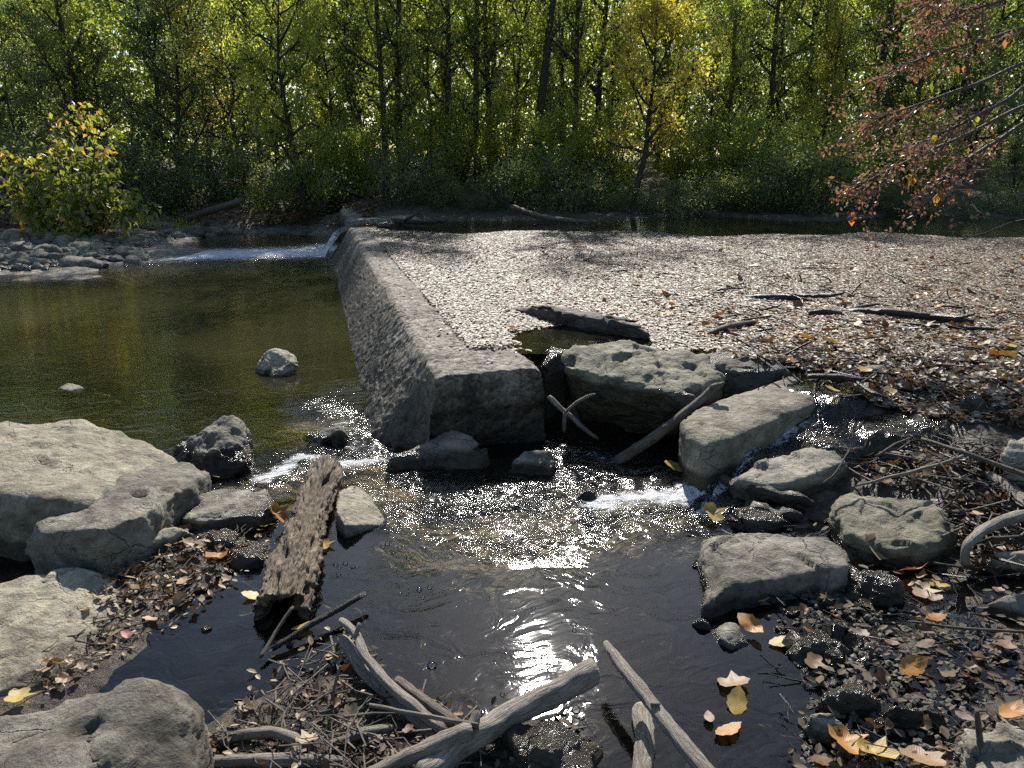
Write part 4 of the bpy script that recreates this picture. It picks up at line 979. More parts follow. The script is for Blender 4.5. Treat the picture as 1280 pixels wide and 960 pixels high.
leaf(1170, 733, .10, 'yellow_leaf', 0, 'narrow yellow leaf beside the flat cream leaf', yaw=-.5)
leaf(1142, 720, .12, 'orange_leaf', 1, 'folded ochre leaf just above the flat cream leaf', yaw=-.2, lift=.03)
leaf(1170, 775, .08, 'orange_leaf', 0, 'amber leaf lying flat in the wet mud beside a tiny green sprout', yaw=.1)
leaf(1052, 940, .12, 'orange_leaf', 3, 'dark rust leaf cupped over stones below the pale-topped stone', yaw=.2, lift=.03)
leaf(1092, 955, .12, 'yellow_leaf', 3, 'curled golden leaf on the mud beside the dark rust leaf', yaw=.8, lift=.03)
leaf(1150, 960, .14, 'tan_leaf', 2, 'broad cream leaf lying flat on the muddy bank', yaw=.3, lift=.03)
leaf(1262, 900, .11, 'orange_leaf', 1, 'russet curled leaf on the bank above the rough grey rock', yaw=.6, lift=.03)
leaf(978, 805, .10, 'yellow_leaf', 0, 'pale gold leaf on the wet shingle beside the small grey stone', yaw=.1)
leaf(938, 790, .12, 'orange_leaf', 1, 'folded amber leaf hanging beside the small grey stone', yaw=-1.0, roll=.5, lift=.03)
leaf(950, 752, .09, 'yellow_leaf', 0, 'dull yellow leaf under the front of the dark flat slab', yaw=.1, lift=.02)
leaf(405, 683, .085, 'yellow_leaf', 2, 'pale yellow leaf floating beside the rotten log', yaw=.2, lift=.006)
leaf(318, 746, .1, 'yellow_leaf', 0, 'yellow leaf floating at the broken end of the rotten log', yaw=.2, lift=.006)
leaf(328, 658, .1, 'yellow_leaf', 2, 'cream leaf on the water between thin slab and rotten log', yaw=.1, lift=.006)
leaf(347, 655, .11, 'orange_leaf', 3, 'red-brown leaf standing against the rotten log', roll=.9, yaw=1.2, lift=.05)
leaf(157, 797, .05, 'pink_leaf', 2, 'small pink leaf at the water edge of the leaf scraps', yaw=.6)
leaf(140, 795, .08, 'tan_leaf', 0, 'tan leaf beside the small pink leaf', yaw=.3)
leaf(22, 881, .1, 'yellow_leaf', 2, 'yellow leaf between the broad low rock and the rough mottled boulder', yaw=.2, lift=.03)
leaf(378, 786, .08, 'yellow_leaf', 0, 'pale gold leaf under the dark flat stick', yaw=.4)
leaf(417, 829, .07, 'yellow_leaf', 2, 'mustard leaf on wet scraps beside the crooked forked branch', yaw=1.0, lift=.02)
leaf(270, 600, .06, 'yellow_leaf', 2, 'small yellow leaf in the dark gap beside the blocky boulder', yaw=.5, lift=.02)
leaf(640, 414, .12, 'orange_leaf', 3, 'amber leaf floating in the clear water beside the dam', yaw=.3, z=.43)
leaf(846, 588, .16, 'yellow_leaf', 0, 'yellow-green blade of leaf at the foot of the tilted slab', yaw=.1, lift=.02)
leaf(240, 690, .1, 'tan_leaf', 3, 'dry curled tan leaf on the scraps below the mottled grey stone', lift=.03)
leaf(272, 705, .1, 'orange_leaf', 3, 'golden-brown crumpled leaf beside the small pale grey stone', lift=.03)
leaf(1008, 497, .04, 'orange_leaf', 1, 'tiny rust leaf clinging to the front of the tilted slab', z=.32)
leaf(1080, 470, .1, 'yellow_leaf', 2, 'ochre leaf at the pond outlet on a dark stick', lift=.04)
leaf(1040, 493, .1, 'yellow_leaf', 2, 'dull yellow leaf behind the corner of the tilted slab', lift=.03)
def leaves(n, poly, size, mks, label, group, tilt=.25, lift=(.01, .03), shapes=(0, 1, 2, 3, 4)):
    L = drop_many(poly_pts(poly, n))
    word = {'tan_leaf': 'pale tan', 'brown_leaf': 'dark brown', 'orange_leaf': 'orange-brown', 'yellow_leaf': 'yellow'}
    for p in L:
        mk = random.choice(mks)
        o = add('fallen_leaf', LT[mk][random.choice(shapes)])
        k = random.uniform(*size); o.scale = (k, k, k)
        o.location = (p[0], p[1], p[2] + random.uniform(*lift)); o.rotation_euler = (random.gauss(0, tilt), random.gauss(0, tilt), random.uniform(0, 6.28))
        tag(o, word[mk] + ' ' + label, 'leaf', word[mk] + ' ' + group)
leaves(45, [(900, 640), (1060, 640), (1290, 720), (1290, 970), (980, 970), (1010, 830), (940, 760)], (.035, .085), ('brown_leaf', 'brown_leaf', 'tan_leaf', 'brown_leaf'), 'wet dead leaf on the mud of the shallow margin', 'leaves on the shallow margin')
leaves(35, [(1040, 600), (1150, 570), (1290, 570), (1290, 700), (1200, 700), (1180, 620)], (.05, .1), ('tan_leaf', 'tan_leaf', 'brown_leaf'), 'dry dead leaf caught among the driftwood twigs', 'leaves in the driftwood heap', .6, (.01, .06))
leaves(50, [(90, 700), (200, 670), (330, 650), (340, 700), (230, 780), (120, 840), (60, 880), (40, 850), (110, 790)], (.03, .075), ('tan_leaf', 'tan_leaf', 'brown_leaf'), 'dead leaf in the scraps beside the broad low tan rock', 'leaves beside the broad low rock', .35, (.01, .05))
leaves(28, [(310, 880), (430, 780), (490, 860), (600, 900), (560, 970), (240, 970)], (.04, .08), ('tan_leaf', 'brown_leaf', 'brown_leaf'), 'sodden dead leaf in the twig heap', 'leaves in the twig heap', .4, (.01, .05))
leaves(60, [(880, 440), (960, 430), (1290, 420), (1290, 530), (1200, 525), (1100, 505), (1040, 470)], (.07, .12), ('orange_leaf', 'brown_leaf', 'brown_leaf', 'tan_leaf', 'yellow_leaf'), 'leaf in the drift at the pond outlet', 'leaves at the pond outlet', .35, (.01, .04))
leaves(80, [(620, 320), (1290, 310), (1290, 420), (900, 420), (760, 370)], (.07, .13), ('orange_leaf', 'brown_leaf', 'brown_leaf'), 'leaf lying on the pale floating leaf mat', 'leaves on the pond mat', .3, (.015, .04))

# twigs: loose heaps nobody could count
def twigs(name, label, poly, n, L, r, mat, lift=(0, .05)):
    loc = drop_many(poly_pts(poly, n)); t = Tube()
    for p in loc:
        a = random.uniform(0, 6.28); e = random.gauss(.05, .2); l = random.uniform(*L)
        d = Vector((math.cos(a) * math.cos(e), math.sin(a) * math.cos(e), math.sin(e))) * l
        c = Vector(p) + Vector((0, 0, random.uniform(*lift)))
        k = Vector((random.gauss(0, .1), random.gauss(0, .1), random.gauss(0, .06))) * l
        rr = random.uniform(*r)
        t.add([c - d * .5, c + k, c + d * .5], [rr, rr * .9, rr * .6], 5, False)
    return tag(add(name, t.mesh(name, M[mat])), label, 'twigs', kind='stuff')
twigs('twigs', 'pale twigs heaped around the bleached driftwood', [(310, 880), (420, 800), (490, 860), (600, 900), (600, 970), (240, 970)], 150, (.05, .22), (.0015, .004), 'bleached')
twigs('twigs', 'dark roots and twigs under the bleached driftwood', [(300, 890), (430, 850), (560, 900), (740, 900), (745, 970), (260, 970)], 200, (.03, .11), (.001, .003), 'wetwood', (0, .04))
twigs('twigs', 'mixed twigs in the driftwood heap', [(1040, 600), (1150, 560), (1290, 570), (1290, 720), (1190, 700), (1180, 620)], 140, (.08, .35), (.002, .006), 'bleached', (0, .08))
twigs('twigs', 'dark twigs in the driftwood heap', [(1000, 590), (1150, 560), (1290, 570), (1290, 720), (1190, 720), (1180, 620)], 130, (.08, .35), (.002, .007), 'wetwood', (0, .08))
twigs('twigs', 'dark twigs washed against the pond outlet', [(880, 440), (1290, 410), (1290, 540), (1100, 510)], 170, (.08, .4), (.003, .008), 'wetwood', (0, .03))
twigs('twigs', 'twig scraps among leaves by the broad low rock', [(100, 700), (220, 670), (330, 650), (250, 740), (120, 830), (40, 870)], 160, (.04, .16), (.0012, .003), 'brownwood', (0, .04))
twigs('twigs', 'dark twigs scattered on the muddy margin', [(900, 650), (1290, 700), (1290, 970), (1000, 970)], 120, (.04, .2), (.0015, .004), 'wetwood', (0, .03))
twigs('twigs', 'fine sticks and stems afloat on the pond', [(640, 300), (1290, 305), (1290, 420), (900, 430)], 260, (.15, .5), (.004, .01), 'wetwood', (0, .02))
# mud clump with roots at the end of the driftwood
tag(rock('dark clod of mud and fine roots under the bleached driftwood', [(600, 925, .05), (650, 905, .09), (700, 905, .1), (740, 935, .06), (740, 985, .06), (600, 985, .06)], [], mat='dark_rock', rough=.07, wet=.5, name='mud_clod'), cat='mud clod')
# shingle of the gravel bar and margins
def shingle(name, label, poly, n, size, mat):
    loc = drop_many(poly_pts(poly, n))
    tv = np.array([(1, 0, 0), (.3, .8, .1), (-.8, .6, 0), (-.9, -.4, .1), (.1, -.8, 0), (0, 0, .6), (0, 0, -.4)]); 
    tf = np.array([(i, (i + 1) % 5, 5) for i in range(5)] + [((i + 1) % 5, i, 6) for i in range(5)])
    return tag(add(name, bake(name, tv, tf, loc, rotm(n, .3), rng.uniform(*size, n), rng.uniform(0, 1, n), M[mat])), label, 'gravel', kind='stuff')
shingle('gravel', 'grey gravel covering the bar across the pool', [(-10, 288), (180, 284), (250, 288), (210, 302), (150, 322), (60, 334), (-10, 338)], 2600, (.02, .07), 'grey_rock')
loc = drop_many(poly_pts([(300, 760), (480, 680), (880, 680), (900, 800), (1000, 960), (560, 960), (250, 900)], 700))
w_, g_ = levels(loc[:, 0], loc[:, 1]); loc[:, 2] = g_ + .004; loc = loc[g_ < w_ - .03]; n = len(loc)
tv = np.array([(1, 0, 0), (.3, .8, .05), (-.8, .6, 0), (-.9, -.4, .05), (.1, -.8, 0), (0, 0, .3), (0, 0, -.3)])
tf = np.array([(i, (i + 1) % 5, 5) for i in range(5)] + [((i + 1) % 5, i, 6) for i in range(5)])
tag(add('bed_stones', bake('bed_stones', tv, tf, loc, rotm(n, .15), rng.uniform(.015, .06, n), rng.uniform(0, 1, n), M['tan_rock'])), 'flat stones lying on the bed of the clear pool', 'stones', kind='stuff')
shingle('gravel', 'wet gravel in the shallow margin', [(940, 740), (1100, 740), (1290, 800), (1290, 970), (1000, 970), (1000, 840)], 900, (.006, .018), 'dark_rock')

# ------------------------------------------------------------------ bubbles
tv, tf = [], []
bm = bmesh.new(); bmesh.ops.create_uvsphere(bm, u_segments=12, v_segments=8, radius=1.0)
BUB = bpy.data.meshes.new('bubble'); bm.to_mesh(BUB); bm.free()
BUB.polygons.foreach_set('use_smooth', [True] * len(BUB.polygons))
t = NT('bubble_film')
frn = t.n('ShaderNodeFresnel', {0: 1.4}).outputs[0]
BUB.materials.append(t.done(t.n('ShaderNodeMixShader', {0: t.math('ADD', frn, .06), 1: t.n('ShaderNodeBsdfTransparent').outputs[0], 2: t.n('ShaderNodeBsdfGlossy', {1: .03}).outputs[0]}).outputs[0]))
bl = [(540, 832, .016), (663, 861, .012), (628, 868, .008), (720, 887, .014), (717, 780, .011), (718, 788, .009), (667, 760, .008), (604, 816, .008), (610, 748, .008), (500, 742, .008), (640, 822, .006)]
bl += [(425 + random.gauss(0, 14), 708 + random.gauss(0, 6), random.uniform(.006, .012)) for _ in range(8)] + [(520 + random.gauss(0, 12), 738 + random.gauss(0, 4), random.uniform(.006, .012)) for _ in range(6)] + [(505 + random.gauss(0, 30), 690 + random.gauss(0, 8), random.uniform(.006, .012)) for _ in range(10)]
for (px, py, r) in bl:
    o = add('bubble', BUB); o.location = P(px, py, .001); o.scale = (r, r, r * .8)
    tag(o, 'clear air bubble floating on the still near pool', 'bubble', 'bubbles on the near pool')

# ------------------------------------------------------------------ trees
def wander(p, d, L, n, jit, r, up=0.0):
    pts = [p.copy()]
    for i in range(n):
        d = (d + Vector((r.gauss(0, jit), r.gauss(0, jit), r.gauss(0, jit) + up))).normalized()
        pts.append(pts[-1] + d * (L / n))
    return pts, d
def lerp_path(pts, t):
    f = t * (len(pts) - 1); i = min(int(f), len(pts) - 2)
    return pts[i].lerp(pts[i + 1], f - i), (pts[i + 1] - pts[i]).normalized()
def leaf_cloud(centers, sig, n, size, seed, material, name, droop=.5, tintc=None, flatz=.8):
    r = np.random.default_rng(seed)
    C = np.array([tuple(c) for c in centers]); idx = r.integers(0, len(C), n)
    sg = np.asarray(sig)[idx] if np.ndim(sig) else np.full(n, sig)
    off = r.normal(0, 1, (n, 3)) * sg[:, None]; off[:, 2] *= flatz
    loc = C[idx] + off
    # leaf frame: axis hangs outwards and down, blade roughly level
    yaw = r.uniform(0, 2 * np.pi, n); pit = -droop + r.normal(0, .45, n); rol = r.normal(0, .7, n)
    ax = np.stack([np.cos(yaw) * np.cos(pit), np.sin(yaw) * np.cos(pit), np.sin(pit)], 1)
    sd = np.stack([-np.sin(yaw), np.cos(yaw), np.zeros(n)], 1)
    nm = np.cross(ax, sd)
    sd2 = sd * np.cos(rol)[:, None] + nm * np.sin(rol)[:, None]; nm2 = np.cross(ax, sd2)
    rot = np.stack([ax, sd2, nm2], -1)
    ct = r.uniform(.15, .85, len(C)) if tintc is None else np.asarray(tintc)
    tint = np.clip(ct[idx] + r.normal(0, .16, n), 0, 1)
    return bake(name, KITE, KITEF, loc, rot, r.uniform(.7, 1.3, n) * size, tint, material)
def tree_proto(seed, H, r0, base, R, leafn, leaf, mat, lean=(0, 0), droop=.5, limbs=16, sig=.3, shape='oval', up=.06, vine=0, jit=.07):
    r = random.Random(seed); t = Tube()
    d0 = Vector((lean[0], lean[1], 1)).normalized()
    trunk, _ = wander(Vector((0, 0, -.3)), d0, H + .3, 14, jit, r, .12)
    t.add(trunk, [r0 * .85 * (1.35 if i == 0 else 1) * (1 - .88 * i / 14) for i in range(15)], 9)
    cent = []
    for i in range(limbs):
        h = base + (1 - base) * ((i + r.random() * .8) / limbs)
        p, dd = lerp_path(trunk, min(h, .99))
        k = (h - base) / (1 - base)
        prof = {'oval': math.sin(math.pi * min(1, .2 + .75 * k)), 'cone': 1.05 - .8 * k, 'column': .7 + .3 * math.sin(9 * k), 'vase': .35 + .75 * k}[shape]
        L = R * prof * r.uniform(.7, 1.2); a = i * 2.4 + r.uniform(-.5, .5)
        d = (Vector((math.cos(a), math.sin(a), 0)) + dd * r.uniform(.35, 1.0)).normalized()
        rr = r0 * (1 - .85 * h) * .55 + .008
        limb, _ = wander(p, d, L, 6, .16, r, up)
        t.add(limb, [rr * (1 - .8 * j / 6) for j in range(7)], 6, False)
        cent.append(limb[-1])
        for q in range(5):
            f = r.uniform(.25, 1.0); p2, d2 = lerp_path(limb, f)
            d3 = (d2 + Vector((r.gauss(0, .7), r.gauss(0, .7), r.gauss(.1, .5)))).normalized()
            sub, _ = wander(p2, d3, L * r.uniform(.25, .55), 4, .22, r, -.05 if droop > .9 else .02)
            t.add(sub, [rr * .4 * (1 - .8 * j / 4) + .003 for j in range(5)], 4, False)
            cent += [sub[-1], sub[2], sub[3]]
    sg = [sig * r.uniform(.5, 1.25) for _ in cent]
    if vine:
        for i in range(vine):
            p, dd = lerp_path(trunk, r.uniform(.02, .75)); a = r.uniform(0, 6.28); cent.append(p + Vector((math.cos(a), math.sin(a), 0)) * r0 * r.uniform(1, 2.2)); sg.append(.14)
    crown = leaf_cloud(cent, sg, leafn, leaf, seed, M[mat], 'crown', droop)
    return t.mesh('trunk', M['bark'], .012, 5.0), crown
def shrub_proto(seed, H, R, leafn, leaf, mat, stems=9, sig=.2, droop=.4, tints=None):
    r = random.Random(seed); t = Tube(); cent = []
    for i in range(stems):
        a = i * 2.4 + r.uniform(-.4, .4); lean = r.uniform(.1, 1.0)
        d = Vector((math.cos(a) * lean * R / H, math.sin(a) * lean * R / H, 1)).normalized()
        st, _ = wander(Vector((math.cos(a) * .1, math.sin(a) * .1, -.15)), d, H * r.uniform(.75, 1.1), 7, .12, r, -.02)
        t.add(st, [.03 * (1 - .8 * j / 7) * H / 2 for j in range(8)], 5, False)
        for q in range(7):
            p, dd = lerp_path(st, r.uniform(.2, 1)); sub, _ = wander(p, (dd + Vector((r.gauss(0, .9), r.gauss(0, .9), r.gauss(0, .4)))).normalized(), R * r.uniform(.25, .5), 3, .25, r)
            t.add(sub, [.008, .007, .006, .003], 4, False); cent += [sub[-1], sub[2]]
        cent.append(st[-1])
    return t.mesh('stems', M['bark']), leaf_cloud(cent, [sig * r.uniform(.6, 1.3) for _ in cent], leafn, leaf, seed, M[mat], 'foliage', droop)
PROTO = {}
def proto(k):
    if k not in PROTO:
        PROTO[k] = {
            'dark': lambda: tree_proto(11, 6, .13, .04, 2.0, 12000, .085, 'darkgreen', (.05, 0), .5, 20, .21, 'column'),
            'dark2': lambda: tree_proto(12, 8, .15, .05, 2.3, 12500, .09, 'darkgreen', (-.1, .05), .6, 20, .23, 'oval'),
            'green': lambda: tree_proto(13, 7, .12, .06, 2.0, 9500, .095, 'green', (0, 0), .7, 20, .2, 'column'),
            'green2': lambda: tree_proto(14, 8, .14, .05, 2.3, 10500, .1, 'green', (.04, .03), .6, 22, .21, 'vase'),
            'tall': lambda: tree_proto(15, 11, .14, .2, 1.6, 6500, .1, 'yellowgreen', (.01, 0), .8, 20, .26, 'column', .06, 30, .035),
            'tall2': lambda: tree_proto(16, 11, .17, .16, 1.8, 6500, .1, 'green', (-.02, 0), .8, 20, .28, 'column', .06, 60, .035),
            'ygreen': lambda: tree_proto(21, 8, .13, .05, 2.2, 10000, .1, 'yellowgreen', (.03, 0), .8, 22, .21, 'vase'),
            'willow': lambda: tree_proto(17, 6.3, .14, .15, 2.2, 13600, .085, 'yellowgreen', (.05, 0), 1.1, 24, .2, 'vase', .05),
            'golden': lambda: tree_proto(18, 4.9, .11, .3, 1.6, 7500, .09, 'golden', (.28, 0), .6, 18, .22, 'oval', .08),
            'yellow': lambda: tree_proto(19, 8, .12, .1, 1.8, 8000, .095, 'golden', (0, 0), .7, 18, .26, 'column'),
            'bare': lambda: tree_proto(20, 12, .22, .4, 2.0, 5000, .1, 'green', (.03, 0), .8, 14, .3, 'column', .06, 90, .05),
            's_dark': lambda: shrub_proto(31, 1.7, 1.3, 3200, .075, 'darkgreen'),
            's_green': lambda: shrub_proto(32, 1.9, 1.3, 3200, .08, 'green'),
            's_light': lambda: shrub_proto(33, 2.4, 1.2, 7000, .085, 'yellowgreen'),
        }[k]()
    return PROTO[k]
def plant(name, kind, px, y, s, label, cat='tree', group=None, rz=None, z=None, sz=1.0):
    HT = {'dark': 6, 'dark2': 8, 'green': 7, 'green2': 8, 'ygreen': 8, 'yellow': 8}
    if kind in HT: s = min(s, (.74 * (y - 17.6) + .6) / HT[kind])        # the wood steps up away from the bank
    u = (px - 640) / F / (cp + (480 - 262) / F * sp)
    X = u * y
    w, g = levels(np.array([X]), np.array([y])); zz = float(g[0]) if z is None else z
    e = empty(name, (X, y, zz - .08), random.uniform(0, 6.28) if rz is None else rz, s); e.scale[2] = s * sz
    tag(e, label, cat, group)
    a, b = proto(kind)
    add('trunk' if cat == 'tree' else 'stems', a, None, e); add('crown' if cat == 'tree' else 'foliage', b, None, e)
    return e
# trees one can tell apart
plant('willow_tree', 'willow', 383, 20.2, .86, 'bright yellow-green willow with a dark trunk at the far end of the dam', rz=0)
plant('tree', 'tall', 484, 21.5, .85, 'slim straight yellow-green tree beyond the dam end, thinner of two side by side', rz=1)
plant('tree', 'tall2', 503, 22.0, .82, 'dark straight leafy tree beyond the dam end, thicker of two side by side', rz=2.2)
plant('tree', 'tall', 597, 22.5, .85, 'tall straight trunk behind the pond, one of a close pair', group='close pair of straight trunks', rz=4)
plant('tree', 'tall', 613, 22.9, .85, 'tall straight trunk behind the pond, one of a close pair', group='close pair of straight trunks', rz=5)
plant('tree', 'bare', 668, 22.5, .8, 'thick vine-covered trunk rising above the far bank of the pond', rz=.5)
plant('tree', 'tall2', 742, 24.5, .85, 'leafy vine-hung tree behind the far bank beside the thick vine-covered trunk', rz=3)
plant('golden_tree', 'golden', 784, 19.3, .95, 'small leaning tree with golden yellow crown over the far bank', rz=.1)
plant('tree', 'bare', 1075, 24, .85, 'tall forked dark trunk with sparse leaves behind the pond', rz=2)
plant('tree', 'dark', 1262, 19.5, .62, 'dark tree leaning from the far bank behind the rust-leaved branches', rz=.4)
plant('tree', 'yellow', 1010, 23.5, .8, 'slender tree with scattered yellow leaves behind the far bank', rz=1)
plant('tree', 'dark2', 165, 23.5, .95, 'dark crooked-trunked tree above the leafy sapling', rz=1)
plant('tree', 'dark', 45, 21.5, .85, 'dense dark tree right behind the leafy sapling', rz=2)
plant('tree', 'yellow', 262, 27, .95, 'yellowing tree rising behind the dark hollow in the bank', rz=3)
MARK = [(-60, 'beyond the gravel bar'), (60, 'behind the large-leaved sapling'), (230, 'above the grey fallen log'), (380, 'behind the willow'), (495, 'behind the two slim trunks'), (605, 'behind the close-paired trunks'),
        (680, 'behind the thick vine-covered trunk'), (800, 'behind the golden leaning tree'), (930, 'between golden and yellow-leaved trees'), (1010, 'behind the yellow-leaved tree'), (1085, 'behind the tall forked trunk'), (1200, 'behind the rust-leaved twigs'), (1330, 'past the rust-leaved twigs')]
KW = {'dark': 'dense dark green', 'dark2': 'dark grey-green spreading', 'green': 'mid-green column-shaped', 'green2': 'mid-green flaring', 'tall': 'tall thin yellow-green', 'tall2': 'tall vine-hung', 'ygreen': 'sunlit yellow-green', 'yellow': 'yellowing', 's_dark': 'dark', 's_green': 'mid-green', 's_light': 'light yellow-green'}
def where(px): return min(MARK, key=lambda m: abs(m[0] - px))[1]
for px, y, s, k in [(-60, 22.5, 1.0, 'dark'), (105, 24, .9, 'dark2'), (230, 24, .9, 'dark'), (310, 24.5, .75, 'dark2'), (-20, 26.5, 1.1, 'dark2'), (70, 28.5, 1.2, 'green2'), (190, 28, 1.2, 'dark2'), (290, 29, 1.2, 'green2'), (-120, 25, 1.1, 'dark'), (130, 32, 1.4, 'green'), (240, 33, 1.4, 'green2'), (20, 33, 1.4, 'green2'),
                    (425, 24, .95, 'ygreen'), (350, 26, .9, 'ygreen'), (445, 28, 1.2, 'ygreen'), (540, 24, .9, 'green2'), (560, 27, 1.1, 'ygreen'), (640, 25, 1.0, 'ygreen'), (700, 26.5, 1.1, 'green2'), (510, 31, 1.3, 'ygreen'), (620, 32, 1.3, 'green2'), (760, 30, 1.25, 'ygreen'), (400, 32, 1.35, 'ygreen'), (690, 32, 1.3, 'ygreen'), (460, 24.5, .8, 'green'),
                    (840, 24, .9, 'green'), (885, 22, .75, 'green2'), (930, 24.5, .95, 'green'), (965, 26.5, 1.1, 'green2'), (1040, 26, 1.1, 'green'), (1110, 23, .85, 'dark'), (1150, 25.5, 1.0, 'green2'), (1200, 23.5, .9, 'dark2'), (1240, 26.5, 1.15, 'green'), (1320, 22.5, .9, 'dark'), (820, 28.5, 1.2, 'ygreen'), (900, 30.5, 1.3, 'ygreen'), (1000, 31, 1.3, 'green2'), (1090, 30, 1.3, 'green'), (1190, 31, 1.3, 'green2'), (1290, 29, 1.25, 'green'), (1350, 26, 1.1, 'dark2')]:
    lab = KW[k] + (' tree deep in the wood ' if y > 27.4 else ' tree in the wood ') + where(px)
    plant('tree', k, px, y, s, lab, group=lab + ' group')
for px, y in [(118, 23.5), (330, 23), (448, 25), (560, 22.6), (716, 23), (905, 22.2), (955, 24), (1130, 22.4), (1185, 25)]:
    k = random.choice(('tall', 'tall2')); lab = 'slim dark trunk with thin leaves rising ' + where(px)
    plant('tree', k, px, y, random.uniform(.7, .9), lab, group=lab + ' group')
# shrubs along the far bank
for i in range(25):
    px = 495 + i * 33.5 + random.uniform(-14, 14)
    y = 17.9 + random.uniform(-.3, 1.0) - max(0, px - 1000) * .002
    k = random.choice(['s_dark', 's_dark', 's_green'])
    lab = KW[k] + ' leafy shrub on the shaded far bank ' + where(px).replace('behind', 'in front of')
    plant('shrub', k, px, y, random.choice((.35, .45, .5, .6, .75, .9)), lab, 'shrub', lab + ' group')
for px, y, s, k in [(205, 21, 1.0, 's_dark'), (245, 21.5, 1.0, 's_dark'), (285, 21.3, 1.0, 's_dark'), (320, 20.8, .9, 's_dark'), (340, 20, .6, 's_green'), (-10, 19.5, 1.0, 's_dark'), (60, 20, 1.1, 's_dark'), (140, 20.5, 1.1, 's_dark'), (180, 20, .8, 's_dark'), (365, 20.6, .9, 's_dark')]:
    lab = KW[k] + ' leafy shrub on the bank of the pool ' + where(px).replace('behind the willow', 'beside the willow trunk')
    plant('shrub', k, px, y, s, lab, 'shrub', lab + ' group')
for px, y, s in [(415, 21.3, .75), (440, 22, .85), (460, 21.5, .7), (540, 21.5, .9), (575, 22.5, 1.0), (640, 21.5, .9), (700, 21.6, .9), (755, 21.8, .9), (850, 21.4, .8), (925, 20.6, .8), (990, 20.4, .8), (1050, 20.8, .9), (1140, 20.2, .8)]:
    lab = 'light yellow-green shrub on the bank ' + where(px)
    plant('shrub', 's_light', px, y, s, lab, 'shrub', lab + ' group')

# the sapling with large leaves on the gravel bar
def sapling():
    r = random.Random(5); e = empty('sycamore_sapling', (*Q(95, 280, 16.2)[:2], .1))
    tag(e, 'bushy sapling with large green, yellow and orange leaves on the gravel bar', 'shrub')
    c0 = Vector(e.location); t = Tube(); cent, tn = [], []
    for (px, py, dy) in [(10, 205, 0), (35, 185, .4), (60, 165, -.2), (85, 160, .2), (110, 142, 0), (122, 150, -.3), (135, 175, .3), (150, 205, 0), (172, 222, -.3), (180, 250, 0), (60, 215, .3), (100, 200, -.4), (25, 245, 0), (120, 235, -.3), (85, 250, -.5), (-20, 215, 0), (-40, 190, .2)]:
        tip = Q(px, py, 16.2 + dy) - c0
        st = crom([Vector((tip.x * .25, tip.y * .3, -.1)), Vector((tip.x * .55, tip.y * .5, tip.z * .45)), tip], 5)
        t.add(st, [.022 * (1 - .8 * j / 10) for j in range(11)], 5, False)
        for q in range(11):
            p, _ = lerp_path(st, r.uniform(.25, 1)); cent.append(p + Vector((r.gauss(0, .22), r.gauss(0, .22), r.gauss(0, .16))))
            tn.append(min(1, max(0, .25 + .35 * (px - 60) / 120 * 0 + (.5 if p.z > 1.6 else .2 * r.random()) + (.45 if py > 230 or px < 20 else 0) * r.random())))
    add('stems', t.mesh('stems', M['bark']), None, e)
    m = leaf_mat('sapling_foliage', ((0.0, (0.06, .08, .018)), (.4, (.1, .12, .022)), (.75, (.17, .19, .03)), (1.0, (.28, .13, .04))), .5, .05, .4, (3.1, 2.9, 1.6))
    add('foliage', leaf_cloud(cent, .13, 2800, .15, 77, m, 'foliage', .6, tn), None, e)
sapling()

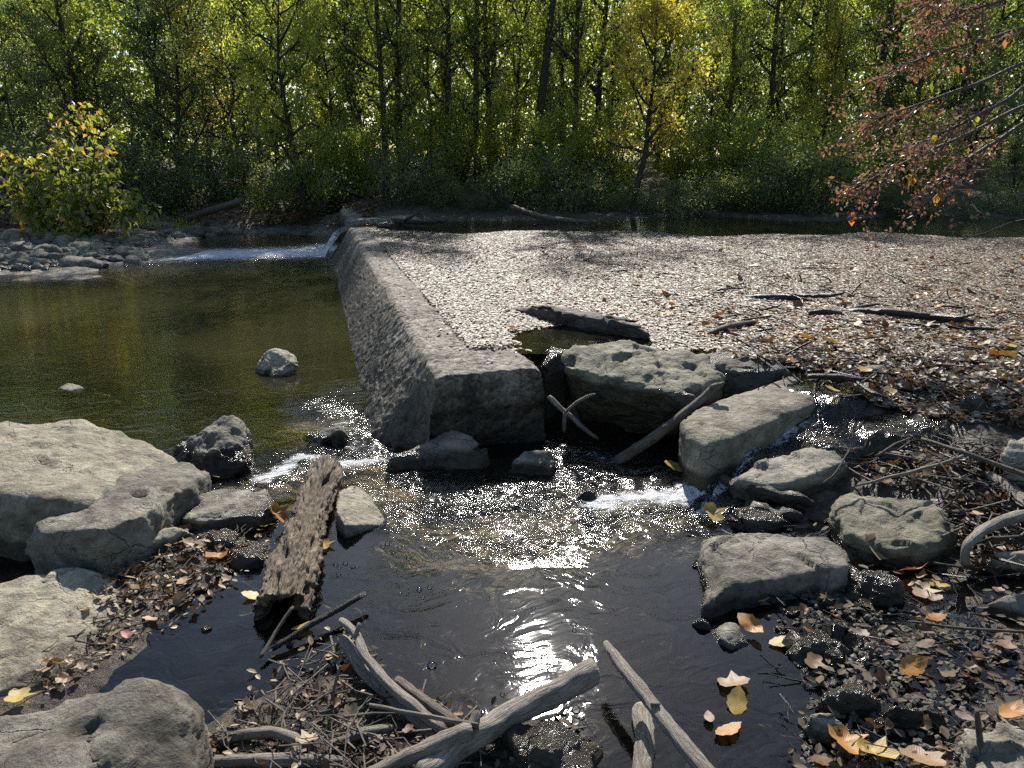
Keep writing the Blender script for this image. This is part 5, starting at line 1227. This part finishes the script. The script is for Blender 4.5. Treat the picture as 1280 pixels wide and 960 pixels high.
# the overhanging tree with rust-coloured leaves: trunk beside the view, limbs reaching in
def rust_tree():
    r = random.Random(8); root = Vector((5.3, 6.0, .35)); e = empty('rust_leaved_tree', root)
    tag(e, 'rust-leaved tree overhanging the pond with drooping reddish-brown twigs', 'tree')
    t = Tube(); cent, big = [], []
    trunk = crom([Vector((0, 0, -.2)), Vector((-.05, 0, 1.2)), Vector((-.15, .05, 2.4)), Vector((-.1, .1, 3.6))], 5)
    t.add(trunk, [.11 * (1 - .6 * j / 15) for j in range(16)], 10)
    for (pts, y0, y1, h) in [([(1330, 120), (1200, 172), (1120, 208), (1066, 236)], 5.9, 5.4, 1.6), ([(1330, 140), (1240, 180), (1190, 214), (1150, 249)], 5.6, 5.0, 1.5), ([(1330, 30), (1230, 50), (1160, 70), (1100, 98)], 6.2, 5.8, 2.0),
                             ([(1330, 70), (1220, 105), (1150, 130), (1092, 150)], 6.0, 5.6, 1.8), ([(1330, -20), (1240, 5), (1190, 18), (1150, 40)], 6.4, 6.0, 2.4), ([(1330, 95), (1250, 130), (1190, 160), (1140, 185)], 5.4, 5.0, 1.7), ([(1330, -60), (1260, -40), (1200, -20), (1170, 0)], 6.0, 5.8, 2.9)]:
        w = [Q(a, b, y0 + (y1 - y0) * i / (len(pts) - 1)) - root for i, (a, b) in enumerate(pts)]
        st, _ = lerp_path(trunk, h / 3.6)
        path = crom([st] + w, 7)
        n = len(path); t.add(path, [.017 * (1 - .85 * j / (n - 1)) + .002 for j in range(n)], 6, False)
        for q in range(20):
            f = r.uniform(.3, 1.0) ** .8; p, d = lerp_path(path, f)
            dd = (d * 1.1 + Vector((r.gauss(0, .35), r.gauss(0, .45), r.gauss(-.12, .32)))).normalized()
            tw, _ = wander(p, dd, r.uniform(.15, .5), 5, .16, r, -.03)
            t.add(tw, [.006 * (1 - .7 * j / 5) for j in range(6)], 4, False)
            cent += tw[1:]
    add('trunk', t.mesh('trunk', M['brownwood']), None, e)
    add('crown', leaf_cloud(cent, .026, 4600, .03, 5, M['rust'], 'crown', .5), None, e)
    m = leaf_mat('big_rust_foliage', ((0, (.3, .1, .03)), (.35, (.3, .15, .04)), (.6, (.2, .2, .03)), (1, (.14, .2, .03))), .5, .04, .4, (2, 2, 1))
    c2 = [r.choice(cent) for _ in range(70)]
    add('leaf_sprays', leaf_cloud(c2, .03, 60, .065, 6, m, 'leaf_sprays', .9), None, e)
rust_tree()
stick('overhanging_branch', 'bare twig with yellow leaves reaching low over the pond under the rust-leaved tree', [[(1330, 268, 1.15, .012), (1270, 277, 1.05, .01), (1235, 290, .95, .007), (1200, 300, .88, .004)], [(1270, 277, 1.05, .008), (1230, 268, 1.12, .005), (1215, 255, 1.2, .003)], [(1250, 284, 1.0, .006), (1280, 292, .95, .004)]], 'bark', 6, 'branch')

# grass tufts on the bar, and the wood far behind
loc = drop_many(poly_pts([(160, 272), (240, 272), (255, 288), (150, 290)], 500))
n = len(loc)
tv = np.array([(-.02, 0, 0), (.02, 0, 0), (.06, .02, .6), (.16, .03, 1.0)])
tag(add('grass', bake('grass', tv, np.array([(0, 1, 2, 3)]), loc, rotm(n, .25), rng.uniform(.1, .3, n), rng.uniform(0, 1, n), M['grass'])), 'tufts of grass on the gravel bar', 'grass', kind='stuff')
n = 190000
yy = rng.uniform(35, 52, n); xx = rng.uniform(-1, 1, n) * yy * .95
zz = 1.5 + 12 * rng.uniform(0, 1, n) ** .8
k = (np.sin(xx * .9) + np.sin(xx * .37 + 2) + np.sin(zz * .8 + xx * .5)) > -2.2
loc = np.stack([xx, yy, zz], 1)[k]; n = len(loc)
tag(add('far_wood', bake('far_wood', KITE, KITEF, loc, rotm(n, .9), rng.uniform(.2, .38, n), rng.uniform(.2, .9, n), M['yellowgreen'])), 'hazy mass of leaves of the wood far behind', 'wood', kind='stuff')
